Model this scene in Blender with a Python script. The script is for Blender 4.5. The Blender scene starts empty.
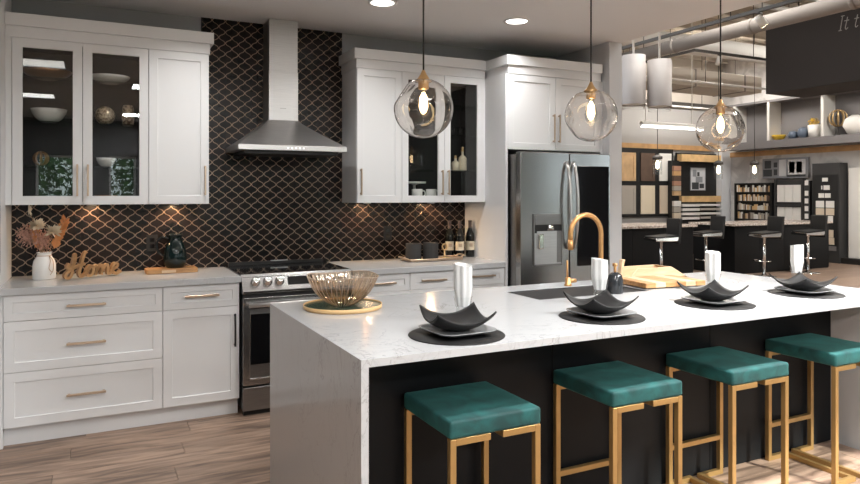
import bpy, bmesh, math, random
from mathutils import Vector, Matrix
random.seed(7)
scn = bpy.context.scene
col = scn.collection
PI = math.pi

# ---------------------------------------------------------------- camera
F, CX, HY, H = 671.0, 430.0, 194.0, 1.453
TH = math.atan((430 - 95) / 671.0)
S, C = math.sin(TH), math.cos(TH)
cd = bpy.data.cameras.new('camera')
cd.sensor_width = 36
cd.lens = F / 860 * 36
cd.shift_y = -(242 - HY) / 860
cd.clip_start = 0.05
cam = bpy.data.objects.new('camera', cd)
cam.location = (0, 0, H)
cam.rotation_euler = (PI / 2, 0, -TH)
col.objects.link(cam)
scn.camera = cam

# ---------------------------------------------------------------- world, light, exposure
scn.view_settings.view_transform = 'Standard'
scn.view_settings.look = 'None'
scn.view_settings.exposure = 0.05
scn.view_settings.gamma = 1
scn.view_settings.use_curve_mapping = False
scn.cycles.use_denoising = True
scn.cycles.max_bounces = 10
scn.cycles.transparent_max_bounces = 24
scn.cycles.sample_clamp_indirect = 6
scn.cycles.caustics_reflective = False
w = bpy.data.worlds.new('sky')
scn.world = w
w.use_nodes = True
bg = w.node_tree.nodes['Background']
bg.inputs[0].default_value = (0.88, 0.94, 1.0, 1)
bg.inputs[1].default_value = 4.0
sd = bpy.data.lights.new('sun', 'SUN')
sd.energy = 9.0
sd.angle = math.radians(1.5)
sd.color = (1, 0.95, 0.88)
so = bpy.data.objects.new('sun', sd)
so.location = (6, -8, 6)
so.rotation_euler = Vector((-0.30, 0.95, -0.445)).to_track_quat('-Z', 'Y').to_euler()
col.objects.link(so)


def area_light(name, loc, sx, sy, power, color=(1, 0.95, 0.88), rot=(0, 0, 0), spread=PI):
    l = bpy.data.lights.new(name, 'AREA')
    l.shape = 'RECTANGLE'
    l.size, l.size_y = sx, sy
    l.energy = power
    l.color = color
    l.spread = spread
    o = bpy.data.objects.new(name, l)
    o.location = loc
    o.rotation_euler = rot
    col.objects.link(o)
    return o


# pixel helpers: a pixel gives a direction, the plane it touches gives the distance
def ray(u, v):
    a = (u - CX) / F
    return (a * C + S, C - a * S, (HY - v) / F)


def onz(u, v, z):
    d = ray(u, v)
    t = (z - H) / d[2]
    return (d[0] * t, d[1] * t, z)


def ony(u, v, y):
    d = ray(u, v)
    t = y / d[1]
    return (d[0] * t, y, H + d[2] * t)


def onx(u, v, x):
    d = ray(u, v)
    t = x / d[0]
    return (x, d[1] * t, H + d[2] * t)


# ---------------------------------------------------------------- materials
MATS = {}


def mat(name, color=(0.8, 0.8, 0.8), rough=0.5, metal=0.0, emit=None, estr=0.0, **kw):
    m = bpy.data.materials.new(name)
    m.use_nodes = True
    p = m.node_tree.nodes['Principled BSDF']
    p.inputs['Base Color'].default_value = (*color, 1)
    p.inputs['Roughness'].default_value = rough
    p.inputs['Metallic'].default_value = metal
    if emit:
        p.inputs['Emission Color'].default_value = (*emit, 1)
        p.inputs['Emission Strength'].default_value = estr
    for k, v in kw.items():
        p.inputs[k.replace('_', ' ')].default_value = v
    MATS[name] = m
    return m


def nodes(m):
    return m.node_tree.nodes, m.node_tree.links, m.node_tree.nodes['Principled BSDF']


def noise_color(m, c1, c2, scale, stretch=(1, 1, 1), coord='Object', detail=4, lo=0.35, hi=0.65, bump=0.0, rnd=False, dist=0.0):
    n, l, p = nodes(m)
    tc = n.new('ShaderNodeTexCoord')
    mp = n.new('ShaderNodeMapping')
    mp.inputs['Scale'].default_value = stretch
    src = tc.outputs[coord if coord != 'World' else 'Object']
    if coord == 'World':
        src = n.new('ShaderNodeNewGeometry').outputs['Position']
    if rnd:
        oi = n.new('ShaderNodeObjectInfo')
        mul = n.new('ShaderNodeMath')
        mul.operation = 'MULTIPLY'
        mul.inputs[1].default_value = 37.0
        l.new(oi.outputs['Random'], mul.inputs[0])
        ad = n.new('ShaderNodeVectorMath')
        l.new(src, ad.inputs[0])
        l.new(mul.outputs[0], ad.inputs[1])
        src = ad.outputs[0]
    l.new(src, mp.inputs[0])
    nz = n.new('ShaderNodeTexNoise')
    nz.inputs['Scale'].default_value = scale
    nz.inputs['Detail'].default_value = detail
    nz.inputs['Distortion'].default_value = dist
    l.new(mp.outputs[0], nz.inputs['Vector'])
    cr = n.new('ShaderNodeValToRGB')
    cr.color_ramp.elements[0].position = lo
    cr.color_ramp.elements[1].position = hi
    cr.color_ramp.elements[0].color = (*c1, 1)
    cr.color_ramp.elements[1].color = (*c2, 1)
    l.new(nz.outputs[0], cr.inputs[0])
    l.new(cr.outputs[0], p.inputs['Base Color'])
    if bump:
        bp = n.new('ShaderNodeBump')
        bp.inputs['Strength'].default_value = bump
        bp.inputs['Distance'].default_value = 0.01
        l.new(nz.outputs[0], bp.inputs['Height'])
        l.new(bp.outputs[0], p.inputs['Normal'])
    return cr, nz


mat('white_paint', (0.80, 0.81, 0.82), 0.42)
mat('ceiling_paint', (0.80, 0.81, 0.82), 0.8)
mat('wall_paint', (0.45, 0.455, 0.475), 0.75)
mat('wall_light', (0.62, 0.63, 0.65), 0.75)
mat('wall_showroom', (0.40, 0.385, 0.37), 0.8)
mat('wall_dark', (0.10, 0.10, 0.105), 0.8)
mat('black_panel', (0.0075, 0.008, 0.009), 0.45, Specular_IOR_Level=0.15)
mat('black', (0.01, 0.01, 0.01), 0.5)
mat('black_gloss', (0.006, 0.006, 0.007), 0.08)
mat('black_matte', (0.007, 0.007, 0.0075), 0.5, Specular_IOR_Level=0.35)
mat('dark_lining', (0.007, 0.008, 0.008), 0.6, Specular_IOR_Level=0.3)
mat('charcoal', (0.035, 0.034, 0.034), 0.7)
mat('steel', (0.66, 0.655, 0.65), 0.36, 1.0)
mat('steel_dark', (0.30, 0.29, 0.285), 0.38, 1.0)
mat('steel_fridge', (0.46, 0.455, 0.45), 0.26, 1.0)
mat('chrome', (0.75, 0.75, 0.75), 0.12, 1.0)
mat('brass', (0.62, 0.40, 0.19), 0.3, 0.9)
mat('champagne', (0.56, 0.43, 0.32), 0.33, 0.8)
mat('gold_paint', (0.42, 0.262, 0.100), 0.36, 0.6)
mat('faucet_gold', (0.62, 0.34, 0.14), 0.32, 0.75)
mat('gold_leaf', (0.55, 0.38, 0.19), 0.35, 0.7)
mat('cord_black', (0.01, 0.01, 0.01), 0.6)
mat('grey_plate', (0.33, 0.335, 0.34), 0.25)
mat('ceramic', (0.80, 0.79, 0.77), 0.25)
mat('cloth_white', (0.62, 0.62, 0.61), 0.85)
mat('white_plastic', (0.75, 0.75, 0.74), 0.4)
mat('lamp_glow', (1, 1, 1), 0.5, 0, (1.0, 0.96, 0.9), 6.0)
mat('panel_glow', (1, 1, 1), 0.5, 0, (1.0, 0.93, 0.80), 3.2)
mat('puck_glow', (1, 1, 1), 0.5, 0, (1.0, 0.66, 0.38), 10.0)
mat('bulb_glow', (1, 1, 1), 0.5, 0, (1.0, 0.70, 0.36), 14.0)
mat('amber_glow', (1, 1, 1), 0.5, 0, (1.0, 0.80, 0.5), 9.0)
mat('tray_green', (0.012, 0.05, 0.042), 0.25)
mat('jug_green', (0.003, 0.012, 0.012), 0.08)
mat('bottle_dark', (0.006, 0.007, 0.006), 0.08)
mat('label_cream', (0.75, 0.66, 0.50), 0.6)
mat('foil', (0.10, 0.075, 0.07), 0.45)
mat('soap_grey', (0.022, 0.024, 0.027), 0.15)
mat('sink_black', (0.010, 0.010, 0.011), 0.6, Specular_IOR_Level=0.3)
mat('leaf_green', (0.05, 0.16, 0.035), 0.6)
mat('leaf_light', (0.15, 0.32, 0.08), 0.6)
mat('grass', (0.10, 0.13, 0.06), 0.9)
mat('twine', (0.42, 0.26, 0.14), 0.9)
mat('petal_cream', (0.82, 0.72, 0.56), 0.8)
mat('petal_pink', (0.52, 0.30, 0.23), 0.8)
mat('petal_orange', (0.62, 0.27, 0.10), 0.8)
mat('stem_dry', (0.35, 0.22, 0.13), 0.9)
mat('bronze', (0.35, 0.19, 0.09), 0.3, 0.9)
mat('wood_bowl', (0.26, 0.13, 0.06), 0.4)
mat('sample_oak', (0.58, 0.38, 0.20), 0.55)
mat('sample_brown', (0.11, 0.07, 0.05), 0.5)
mat('sample_white', (0.78, 0.76, 0.72), 0.5)
mat('sample_greige', (0.42, 0.38, 0.33), 0.5)
mat('sample_cream', (0.76, 0.66, 0.50), 0.5)
mat('sample_sand', (0.66, 0.55, 0.42), 0.5)
mat('warm_wood', (0.55, 0.33, 0.15), 0.5)
mat('pine', (0.70, 0.46, 0.22), 0.5)
mat('duct_paint', (0.24, 0.215, 0.195), 0.7)
mat('deck_paint', (0.52, 0.47, 0.41), 0.85)
mat('pipe_white', (0.68, 0.66, 0.62), 0.5)
mat('drum_white', (0.36, 0.335, 0.325), 0.6)
mat('track_dark', (0.05, 0.045, 0.04), 0.5)
mat('bulkhead', (0.036, 0.032, 0.031), 0.8, Specular_IOR_Level=0.2)
mat('chalk', (0.26, 0.25, 0.24), 0.8)
mat('yellow_glaze', (0.62, 0.40, 0.04), 0.35)
mat('blue_glaze', (0.10, 0.13, 0.18), 0.3)
mat('shelf_grey', (0.17, 0.16, 0.16), 0.7)
mat('print_dark', (0.04, 0.045, 0.05), 0.5)
mat('print_mid', (0.25, 0.26, 0.28), 0.5)
mat('print_light', (0.60, 0.61, 0.63), 0.5)
mat('terracotta', (0.45, 0.24, 0.16), 0.6)
mat('button_light', (0.9, 0.9, 0.9), 0.4, 0, (1, 1, 1), 0.6)

# quartz: white with thin grey wandering veins
m = mat('quartz', (0.84, 0.84, 0.83), 0.16)
n, l, p = nodes(m)
geo = n.new('ShaderNodeNewGeometry')
mp = n.new('ShaderNodeMapping')
mp.inputs['Scale'].default_value = (1.0, 1.0, 0.55)
l.new(geo.outputs['Position'], mp.inputs[0])
vz = []
for sc_, wd, ds in ((2.6, 0.012, 1.6), (7.0, 0.02, 1.2)):
    nz = n.new('ShaderNodeTexNoise')
    nz.inputs['Scale'].default_value = sc_
    nz.inputs['Detail'].default_value = 6
    nz.inputs['Roughness'].default_value = 0.62
    nz.inputs['Distortion'].default_value = ds
    l.new(mp.outputs[0], nz.inputs['Vector'])
    sub = n.new('ShaderNodeMath'); sub.operation = 'SUBTRACT'; sub.inputs[1].default_value = 0.5
    l.new(nz.outputs[0], sub.inputs[0])
    ab = n.new('ShaderNodeMath'); ab.operation = 'ABSOLUTE'
    l.new(sub.outputs[0], ab.inputs[0])
    mr = n.new('ShaderNodeMapRange')
    mr.inputs['From Min'].default_value = 0.0
    mr.inputs['From Max'].default_value = wd
    mr.inputs['To Min'].default_value = 1.0
    mr.inputs['To Max'].default_value = 0.0
    l.new(ab.outputs[0], mr.inputs['Value'])
    vz.append(mr)
msk = n.new('ShaderNodeTexNoise'); msk.inputs['Scale'].default_value = 1.7
l.new(mp.outputs[0], msk.inputs['Vector'])
mk = n.new('ShaderNodeMapRange'); mk.inputs['From Min'].default_value = 0.42; mk.inputs['From Max'].default_value = 0.68
l.new(msk.outputs[0], mk.inputs['Value'])
mu = n.new('ShaderNodeMath'); mu.operation = 'MULTIPLY'; mu.use_clamp = True
l.new(vz[0].outputs[0], mu.inputs[0]); l.new(mk.outputs[0], mu.inputs[1])
mu2 = n.new('ShaderNodeMath'); mu2.operation = 'MULTIPLY'; mu2.inputs[1].default_value = 0.30
l.new(vz[1].outputs[0], mu2.inputs[0])
mu3 = n.new('ShaderNodeMath'); mu3.operation = 'MULTIPLY'
l.new(mu2.outputs[0], mu3.inputs[0]); l.new(mk.outputs[0], mu3.inputs[1])
mx_ = n.new('ShaderNodeMath'); mx_.operation = 'MAXIMUM'
l.new(mu.outputs[0], mx_.inputs[0]); l.new(mu3.outputs[0], mx_.inputs[1])
mc = n.new('ShaderNodeMix'); mc.data_type = 'RGBA'
mc.inputs['A'].default_value = (0.50, 0.512, 0.525, 1)
mc.inputs['B'].default_value = (0.33, 0.33, 0.335, 1)
l.new(mx_.outputs[0], mc.inputs['Factor'])
l.new(mc.outputs['Result'], p.inputs['Base Color'])

# plank oak
m = mat('oak_plank', (0.3, 0.2, 0.15), 0.42)
cr, nz = noise_color(m, (0.12, 0.078, 0.056), (0.42, 0.292, 0.216), 2.2, (1.0, 8.0, 1), 'World', 9, 0.30, 0.62, 0.05, True, 1.0)
n, l, p = nodes(m)
oi = n.new('ShaderNodeObjectInfo')
mr = n.new('ShaderNodeMapRange'); mr.inputs['To Min'].default_value = 0.82; mr.inputs['To Max'].default_value = 1.16
l.new(oi.outputs['Random'], mr.inputs['Value'])
mm = n.new('ShaderNodeMix'); mm.data_type = 'RGBA'; mm.blend_type = 'MULTIPLY'; mm.inputs['Factor'].default_value = 1
l.new(cr.outputs[0], mm.inputs['A']); l.new(mr.outputs[0], mm.inputs['B'])
l.new(mm.outputs['Result'], p.inputs['Base Color'])

# floor beyond the single planks: the same boards, too far to tell apart
m = mat('oak_floor', (0.3, 0.2, 0.15), 0.42)
n, l, p = nodes(m)
geo = n.new('ShaderNodeNewGeometry')
br = n.new('ShaderNodeTexBrick')
br.inputs['Scale'].default_value = 1.0
br.inputs['Brick Width'].default_value = 1.22
br.inputs['Row Height'].default_value = 0.18
br.inputs['Mortar Size'].default_value = 0.002
br.inputs['Color1'].default_value = (0.30, 0.21, 0.155, 1)
br.inputs['Color2'].default_value = (0.22, 0.15, 0.11, 1)
br.inputs['Mortar'].default_value = (0.08, 0.055, 0.04, 1)
l.new(geo.outputs['Position'], br.inputs['Vector'])
mp = n.new('ShaderNodeMapping'); mp.inputs['Scale'].default_value = (1, 11, 1)
l.new(geo.outputs['Position'], mp.inputs[0])
nz = n.new('ShaderNodeTexNoise'); nz.inputs['Scale'].default_value = 3; nz.inputs['Detail'].default_value = 8
l.new(mp.outputs[0], nz.inputs['Vector'])
mr = n.new('ShaderNodeMapRange'); mr.inputs['To Min'].default_value = 0.6; mr.inputs['To Max'].default_value = 1.4
l.new(nz.outputs[0], mr.inputs['Value'])
mm = n.new('ShaderNodeMix'); mm.data_type = 'RGBA'; mm.blend_type = 'MULTIPLY'; mm.inputs['Factor'].default_value = 1
l.new(br.outputs['Color'], mm.inputs['A']); l.new(mr.outputs[0], mm.inputs['B'])
l.new(mm.outputs['Result'], p.inputs['Base Color'])

# backsplash tile and its bronze grout
m = mat('tile_dark', (0.016, 0.012, 0.011), 0.24, Specular_IOR_Level=0.22)
cr, nz = noise_color(m, (0.005, 0.0046, 0.0045), (0.014, 0.009, 0.008), 9, coord='World', lo=0.4, hi=0.6)
mat('grout_bronze', (0.42, 0.30, 0.21), 0.42, 0.3)
# velvet
m = mat('velvet_teal', (0.006, 0.10, 0.088), 0.75, Sheen_Weight=0.35, Sheen_Roughness=0.4)
m.node_tree.nodes['Principled BSDF'].inputs['Sheen Tint'].default_value = (0.25, 0.75, 0.68, 1)
noise_color(m, (0.003, 0.036, 0.037), (0.008, 0.098, 0.095), 9, coord='World', detail=6, lo=0.36, hi=0.66, dist=0.8)
# brushed steel
for nm in ('steel', 'steel_dark', 'steel_fridge'):
    c_ = MATS[nm].node_tree.nodes['Principled BSDF'].inputs['Base Color'].default_value[:3]
    noise_color(MATS[nm], tuple(x * 0.9 for x in c_), tuple(min(1, x * 1.06) for x in c_), 4, (2, 2, 120), 'World', 3, 0.3, 0.7)
# wood grains
for nm, c1, c2 in (('board_oak', (0.30, 0.14, 0.05), (0.58, 0.32, 0.13)), ('board_pale', (0.58, 0.40, 0.24), (0.72, 0.54, 0.36)), ('sign_wood', (0.30, 0.155, 0.06), (0.44, 0.25, 0.11))):
    mat(nm, c2, 0.5)
    noise_color(MATS[nm], c1, c2, 6, (1, 9, 6), 'World', 6, 0.3, 0.7, 0.03)
for nm in ('warm_wood', 'pine', 'sample_oak', 'sample_brown'):
    c_ = MATS[nm].node_tree.nodes['Principled BSDF'].inputs['Base Color'].default_value[:3]
    noise_color(MATS[nm], tuple(x * 0.8 for x in c_), tuple(min(1, x * 1.15) for x in c_), 5, (1, 1, 1), 'World', 5, 0.3, 0.7)
# marble slab wall of the showroom
m = mat('marble', (0.7, 0.68, 0.66), 0.25)
noise_color(m, (0.42, 0.40, 0.39), (0.66, 0.64, 0.62), 1.2, coord='World', detail=8, lo=0.38, hi=0.52, dist=1.2)
# mottled gold mosaic
m = mat('mosaic_gold', (0.4, 0.3, 0.2), 0.3, 0.5)
noise_color(m, (0.20, 0.13, 0.08), (0.75, 0.62, 0.46), 60, coord='World', detail=2, lo=0.4, hi=0.6, bump=0.2)
m = mat('granite', (0.5, 0.42, 0.36), 0.25)
noise_color(m, (0.32, 0.25, 0.21), (0.70, 0.63, 0.57), 30, coord='World', detail=4, lo=0.4, hi=0.6)


def glass(name, tint=(1, 1, 1), gl=1.0, ior=1.45, rough=0.0, base=0.0):
    m = bpy.data.materials.new(name)
    m.use_nodes = True
    nt = m.node_tree
    nt.nodes.clear()
    out = nt.nodes.new('ShaderNodeOutputMaterial')
    mix = nt.nodes.new('ShaderNodeMixShader')
    lw = nt.nodes.new('ShaderNodeLayerWeight')
    lw.inputs['Blend'].default_value = 0.5
    pw_ = nt.nodes.new('ShaderNodeMath'); pw_.operation = 'POWER'; pw_.inputs[1].default_value = 4.0
    nt.links.new(lw.outputs['Facing'], pw_.inputs[0])
    add = nt.nodes.new('ShaderNodeMath'); add.operation = 'MULTIPLY_ADD'; add.use_clamp = True
    add.inputs[1].default_value = 0.9
    add.inputs[2].default_value = 0.04 * gl + base
    nt.links.new(pw_.outputs[0], add.inputs[0])
    tr = nt.nodes.new('ShaderNodeBsdfTransparent')
    tr.inputs[0].default_value = (*tint, 1)
    gs = nt.nodes.new('ShaderNodeBsdfGlossy')
    gs.inputs['Roughness'].default_value = rough
    nt.links.new(add.outputs[0], mix.inputs[0])
    nt.links.new(tr.outputs[0], mix.inputs[1])
    nt.links.new(gs.outputs[0], mix.inputs[2])
    nt.links.new(mix.outputs[0], out.inputs[0])
    MATS[name] = m
    return m


glass('pane_glass', (0.97, 0.98, 0.975), 1.3, 1.5, 0.0, 0.005)
glass('window_glass', (0.95, 0.98, 0.97), 1.0, 1.45)
glass('shelf_glass', (0.86, 0.93, 0.90), 1.0, 1.5)
glass('tumbler_glass', (0.93, 0.94, 0.94), 1.6, 1.5)
glass('amber_glass', (0.84, 0.68, 0.50), 2.2, 1.5, 0.08, 0.08)
m = bpy.data.materials.new('globe_glass'); m.use_nodes = True; MATS['globe_glass'] = m
p = m.node_tree.nodes['Principled BSDF']
p.inputs['Base Color'].default_value = (1, 0.985, 0.97, 1)
p.inputs['Roughness'].default_value = 0.0
p.inputs['Transmission Weight'].default_value = 1.0
p.inputs['IOR'].default_value = 1.42


# ---------------------------------------------------------------- mesh helpers
class B:
    def __init__(s):
        s.v = []; s.f = []; s.sm = []

    def add(s, vs, fs, smooth=False):
        k = len(s.v)
        s.v += [tuple(x) for x in vs]
        s.f += [tuple(i + k for i in f) for f in fs]
        s.sm += [smooth] * len(fs)
        return s

    def box(s, x0, x1, y0, y1, z0, z1):
        vs = [(x, y, z) for z in (z0, z1) for y in (y0, y1) for x in (x0, x1)]
        return s.add(vs, [(0, 2, 3, 1), (4, 5, 7, 6), (0, 1, 5, 4), (2, 6, 7, 3), (0, 4, 6, 2), (1, 3, 7, 5)])

    def lathe(s, prof, n=28, c=(0, 0, 0), axis='z', smooth=True):
        vs, fs, rings = [], [], []
        for r, z in prof:
            if r < 1e-6:
                rings.append([len(vs)]); vs.append((0, 0, z))
            else:
                rings.append(list(range(len(vs), len(vs) + n)))
                vs += [(r * math.cos(2 * PI * i / n), r * math.sin(2 * PI * i / n), z) for i in range(n)]
        for a, b in zip(rings, rings[1:]):
            for i in range(n):
                j = (i + 1) % n
                if len(a) == 1 and len(b) == 1: continue
                if len(a) == 1: fs.append((a[0], b[j], b[i]))
                elif len(b) == 1: fs.append((a[i], a[j], b[0]))
                else: fs.append((a[i], a[j], b[j], b[i]))
        if axis == 'y':
            vs = [(x, z, y) for x, y, z in vs]
        elif axis == 'x':
            vs = [(z, x, y) for x, y, z in vs]
        vs = [(x + c[0], y + c[1], z + c[2]) for x, y, z in vs]
        return s.add(vs, fs, smooth)

    def cyl(s, r, z0, z1, n=24, c=(0, 0, 0), axis='z'):
        return s.lathe([(0, z0), (r, z0), (r, z1), (0, z1)], n, c, axis, False)

    def tube(s, pts, r, n=10, closed=False, smooth=True, caps=True):
        P = [Vector(q) for q in pts]
        N = len(P)
        rs = r if isinstance(r, (list, tuple)) else [r] * N
        up = None
        vs, fs = [], []
        for i in range(N):
            a = P[(i - 1) % N] if (closed or i > 0) else P[i]
            b = P[(i + 1) % N] if (closed or i < N - 1) else P[i]
            t = (b - a).normalized()
            if up is None:
                up = Vector((0, 0, 1)) if abs(t.z) < 0.9 else Vector((1, 0, 0))
            side = t.cross(up)
            if side.length < 1e-6:
                side = t.cross(Vector((0, 1, 0.1)))
            side.normalize()
            up = side.cross(t).normalized()
            for k in range(n):
                an = 2 * PI * k / n
                vs.append(P[i] + (side * math.cos(an) + up * math.sin(an)) * rs[i])
        for i in range(N if closed else N - 1):
            j = (i + 1) % N
            for k in range(n):
                m_ = (k + 1) % n
                fs.append((i * n + k, i * n + m_, j * n + m_, j * n + k))
        s.add(vs, fs, smooth)
        if caps and not closed:
            k0 = len(s.v) - len(vs)
            s.f.append(tuple(k0 + i for i in range(n))); s.sm.append(False)
            s.f.append(tuple(k0 + (N - 1) * n + i for i in range(n))); s.sm.append(False)
        return s

    def prism(s, poly, axis, a, b):
        k = len(poly)
        def q(u, v, d):
            return {'x': (d, u, v), 'y': (u, d, v), 'z': (u, v, d)}[axis]
        vs = [q(u, v, a) for u, v in poly] + [q(u, v, b) for u, v in poly]
        fs = [tuple(range(k)), tuple(range(2 * k - 1, k - 1, -1))] + [(i, (i + 1) % k, k + (i + 1) % k, k + i) for i in range(k)]
        return s.add(vs, fs)

    def grid(s, fn, nu, nv, wrap=False, smooth=True):
        vs, fs = [], []
        for j in range(nv + 1):
            for i in range(nu if wrap else nu + 1):
                vs.append(fn(i / nu, j / nv))
        w_ = nu if wrap else nu + 1
        for j in range(nv):
            for i in range(nu):
                i2 = (i + 1) % w_
                fs.append((j * w_ + i, j * w_ + i2, (j + 1) * w_ + i2, (j + 1) * w_ + i))
        return s.add(vs, fs, smooth)

    def frame(s, x0, x1, z0, z1, y0, y1, r):
        """rectangular ring with a hole, front y0, back y1"""
        o = [(x0, z0), (x1, z0), (x1, z1), (x0, z1)]
        i_ = [(x0 + r, z0 + r), (x1 - r, z0 + r), (x1 - r, z1 - r), (x0 + r, z1 - r)]
        vs = [(x, y0, z) for x, z in o + i_] + [(x, y1, z) for x, z in o + i_]
        fs = []
        for k in range(4):
            m_ = (k + 1) % 4
            fs += [(k, m_, 4 + m_, 4 + k), (8 + k, 12 + k, 12 + m_, 8 + m_), (k, 8 + k, 8 + m_, m_), (4 + k, 4 + m_, 12 + m_, 12 + k)]
        return s.add(vs, fs)

    def shaker(s, x0, x1, z0, z1, y, t=0.02, r=0.055, d=0.008):
        o = [(x0, z0), (x1, z0), (x1, z1), (x0, z1)]
        i_ = [(x0 + r, z0 + r), (x1 - r, z0 + r), (x1 - r, z1 - r), (x0 + r, z1 - r)]
        vs = [(x, y, z) for x, z in o + i_] + [(x, y + d, z) for x, z in i_] + [(x, y + t, z) for x, z in o]
        fs = [(8, 9, 10, 11), (15, 14, 13, 12)]
        for k in range(4):
            m_ = (k + 1) % 4
            fs += [(k, m_, 4 + m_, 4 + k), (4 + k, 4 + m_, 8 + m_, 8 + k), (k, 12 + k, 12 + m_, m_)]
        return s.add(vs, fs)

    def build(s, name, material, parent=None, loc=(0, 0, 0), rotz=0, bevel=0, seg=2, solid=0, fix=True):
        me = bpy.data.meshes.new(name)
        me.from_pydata(s.v, [], s.f)
        if fix:
            bm = bmesh.new(); bm.from_mesh(me)
            bmesh.ops.recalc_face_normals(bm, faces=bm.faces)
            bm.to_mesh(me); bm.free()
        me.polygons.foreach_set('use_smooth', s.sm)
        me.materials.append(MATS[material])
        o = bpy.data.objects.new(name, me)
        col.objects.link(o)
        o.parent = parent
        o.location = loc
        o.rotation_euler = (0, 0, rotz)
        if solid:
            md = o.modifiers.new('solid', 'SOLIDIFY'); md.thickness = solid; md.offset = 0
        if bevel:
            md = o.modifiers.new('bevel', 'BEVEL'); md.width = bevel; md.segments = seg
            md.limit_method = 'ANGLE'; md.angle_limit = math.radians(40)
            md.harden_normals = False
        return o


def tag(o, label, cat, group=None):
    o['label'] = label
    o['category'] = cat
    if group: o['group'] = group
    return o


def thing(name, label, cat, loc=(0, 0, 0), group=None, rotz=0):
    o = bpy.data.objects.new(name, None)
    o.empty_display_size = 0.05
    o.location = loc
    o.rotation_euler = (0, 0, rotz)
    col.objects.link(o)
    return tag(o, label, cat, group)


def struct(b, name, material, bevel=0, parent=None):
    o = b.build(name, material, parent, bevel=bevel)
    if parent is None:
        o['kind'] = 'structure'
    return o


def copy_tree(o, parent=None):
    c = o.copy(); col.objects.link(c); c.parent = parent
    for ch in list(o.children):
        copy_tree(ch, c)
    return c


def catmull(pts, k=6, closed=False):
    P = [Vector(q) for q in pts]
    N = len(P); out = []
    for i in range(N if closed else N - 1):
        g = (lambda j: P[j % N]) if closed else (lambda j: P[min(max(j, 0), N - 1)])
        p0, p1, p2, p3 = g(i - 1), g(i), g(i + 1), g(i + 2)
        for s_ in range(k):
            t = s_ / k
            out.append(0.5 * ((2 * p1) + (p2 - p0) * t + (2 * p0 - 5 * p1 + 4 * p2 - p3) * t * t + (3 * p1 - p0 - 3 * p2 + p3) * t ** 3))
    if not closed: out.append(P[-1])
    return out



# ================================================================ SETTING
CEIL = 2.745
WY = 5.145          # face of the kitchen wall
# floor: sub floor, single planks where they can be told apart
PX0, PX1, PY0, PY1 = -2.0, 5.32, 0.92, 4.70
b = B()
b.box(PX0, PX1, PY0, PY1, -0.08, -0.008)
for q in ((-2.2, 15, -3.7, PY0), (-2.2, PX0, PY0, PY1), (PX1, 15, PY0, PY1), (-2.2, 15, PY1, 12.1)):
    b.box(q[0], q[1], q[2], q[3], -0.08, 0.0)
floor = struct(b, 'floor', 'oak_floor')
pw, pl = 0.18, 1.22
pm = {}
rows = int(round((PY1 - PY0) / pw))
for r_ in range(rows):
    y0 = PY0 + r_ * pw
    x = PX0 - ((r_ * 0.47) % 1.0) * pl
    while x < PX1 - 0.02:
        a_, b_ = max(x, PX0), min(x + pl, PX1)
        x += pl
        if b_ - a_ < 0.03: continue
        key = round(b_ - a_, 3)
        if key not in pm:
            ob = B().box(0.001, key - 0.001, 0.001, pw - 0.001, -0.0079, 0.0).build('plank', 'oak_plank', floor, (a_, y0, 0), bevel=0.0012, seg=1)
            pm[key] = ob
        else:
            ob = pm[key].copy(); col.objects.link(ob); ob.location = (a_, y0, 0)

wall_back = struct(B().box(-2.2, 4.03, WY, 5.30, 0, CEIL), 'wall_back', 'wall_paint')
struct(B().box(-2.2, -2.05, -3.7, WY, 0, CEIL), 'wall_left', 'wall_dark')
struct(B().box(3.893, 4.03, 4.40, WY, 0, CEIL), 'wall_partition', 'wall_light', 0.003)
struct(B().box(-2.2, 4.03, -3.7, 5.30, CEIL, 2.95), 'ceiling', 'ceiling_paint')
struct(B().box(-2.2, 15, 11.9, 12.1, 0, 5.0), 'wall_far', 'wall_showroom')
struct(B().box(14.2, 14.4, -3.7, 11.9, 0, 5.0), 'wall_right', 'marble')
struct(B().box(3.95, 14.4, -3.7, 12.1, 5.0, 5.12), 'ceiling_showroom', 'deck_paint')
struct(B().box(3.83, 4.03, -3.7, 5.30, 2.9501, 5.0), 'wall_soffit', 'wall_showroom')
struct(B().box(-2.2, 3.83, 5.15, 5.30, 2.9501, 5.0), 'wall_upper', 'wall_showroom')
struct(B().box(-2.2, -2.05, 5.3001, 11.9, 0, 5.0), 'wall_side', 'wall_showroom')

# front wall with the windows behind the viewer
ops = [(-0.90, -0.20, 0.75, 2.12), (0.22, 0.66, 0.75, 2.12), (1.3, 2.4, 0.5, 2.6), (4.3, 5.9, 0.3, 3.0), (8.7, 9.7, 0.3, 3.0), (11.5, 13.9, 0.3, 3.2)]
b = B(); x = -2.2
for (a_, c_, z0, z1) in ops:
    b.box(x, a_, -3.7, -3.5, 0, 5.0 if x > 3.5 else CEIL)
    b.box(a_, c_, -3.7, -3.5, 0, z0); b.box(a_, c_, -3.7, -3.5, z1, CEIL if c_ < 4 else 5.0)
    x = c_
b.box(x, 14.4, -3.7, -3.5, 0, 5.0)
struct(b, 'wall_front', 'wall_dark')
for k, (a_, c_, z0, z1) in enumerate(ops):
    wf = struct(B().frame(a_, c_, z0, z1, -3.66, -3.56, 0.035), 'window_%d' % (k + 1), 'white_paint')
    B().box(a_ + 0.03, c_ - 0.03, -3.615, -3.609, z0 + 0.03, z1 - 0.03).build('pane', 'window_glass', wf)
    pl_ = area_light('window_portal', ((a_ + c_) / 2, -3.72, (z0 + z1) / 2), c_ - a_, z1 - z0, 1, rot=(PI / 2, 0, 0))
    pl_.data.cycles.is_portal = True
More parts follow.
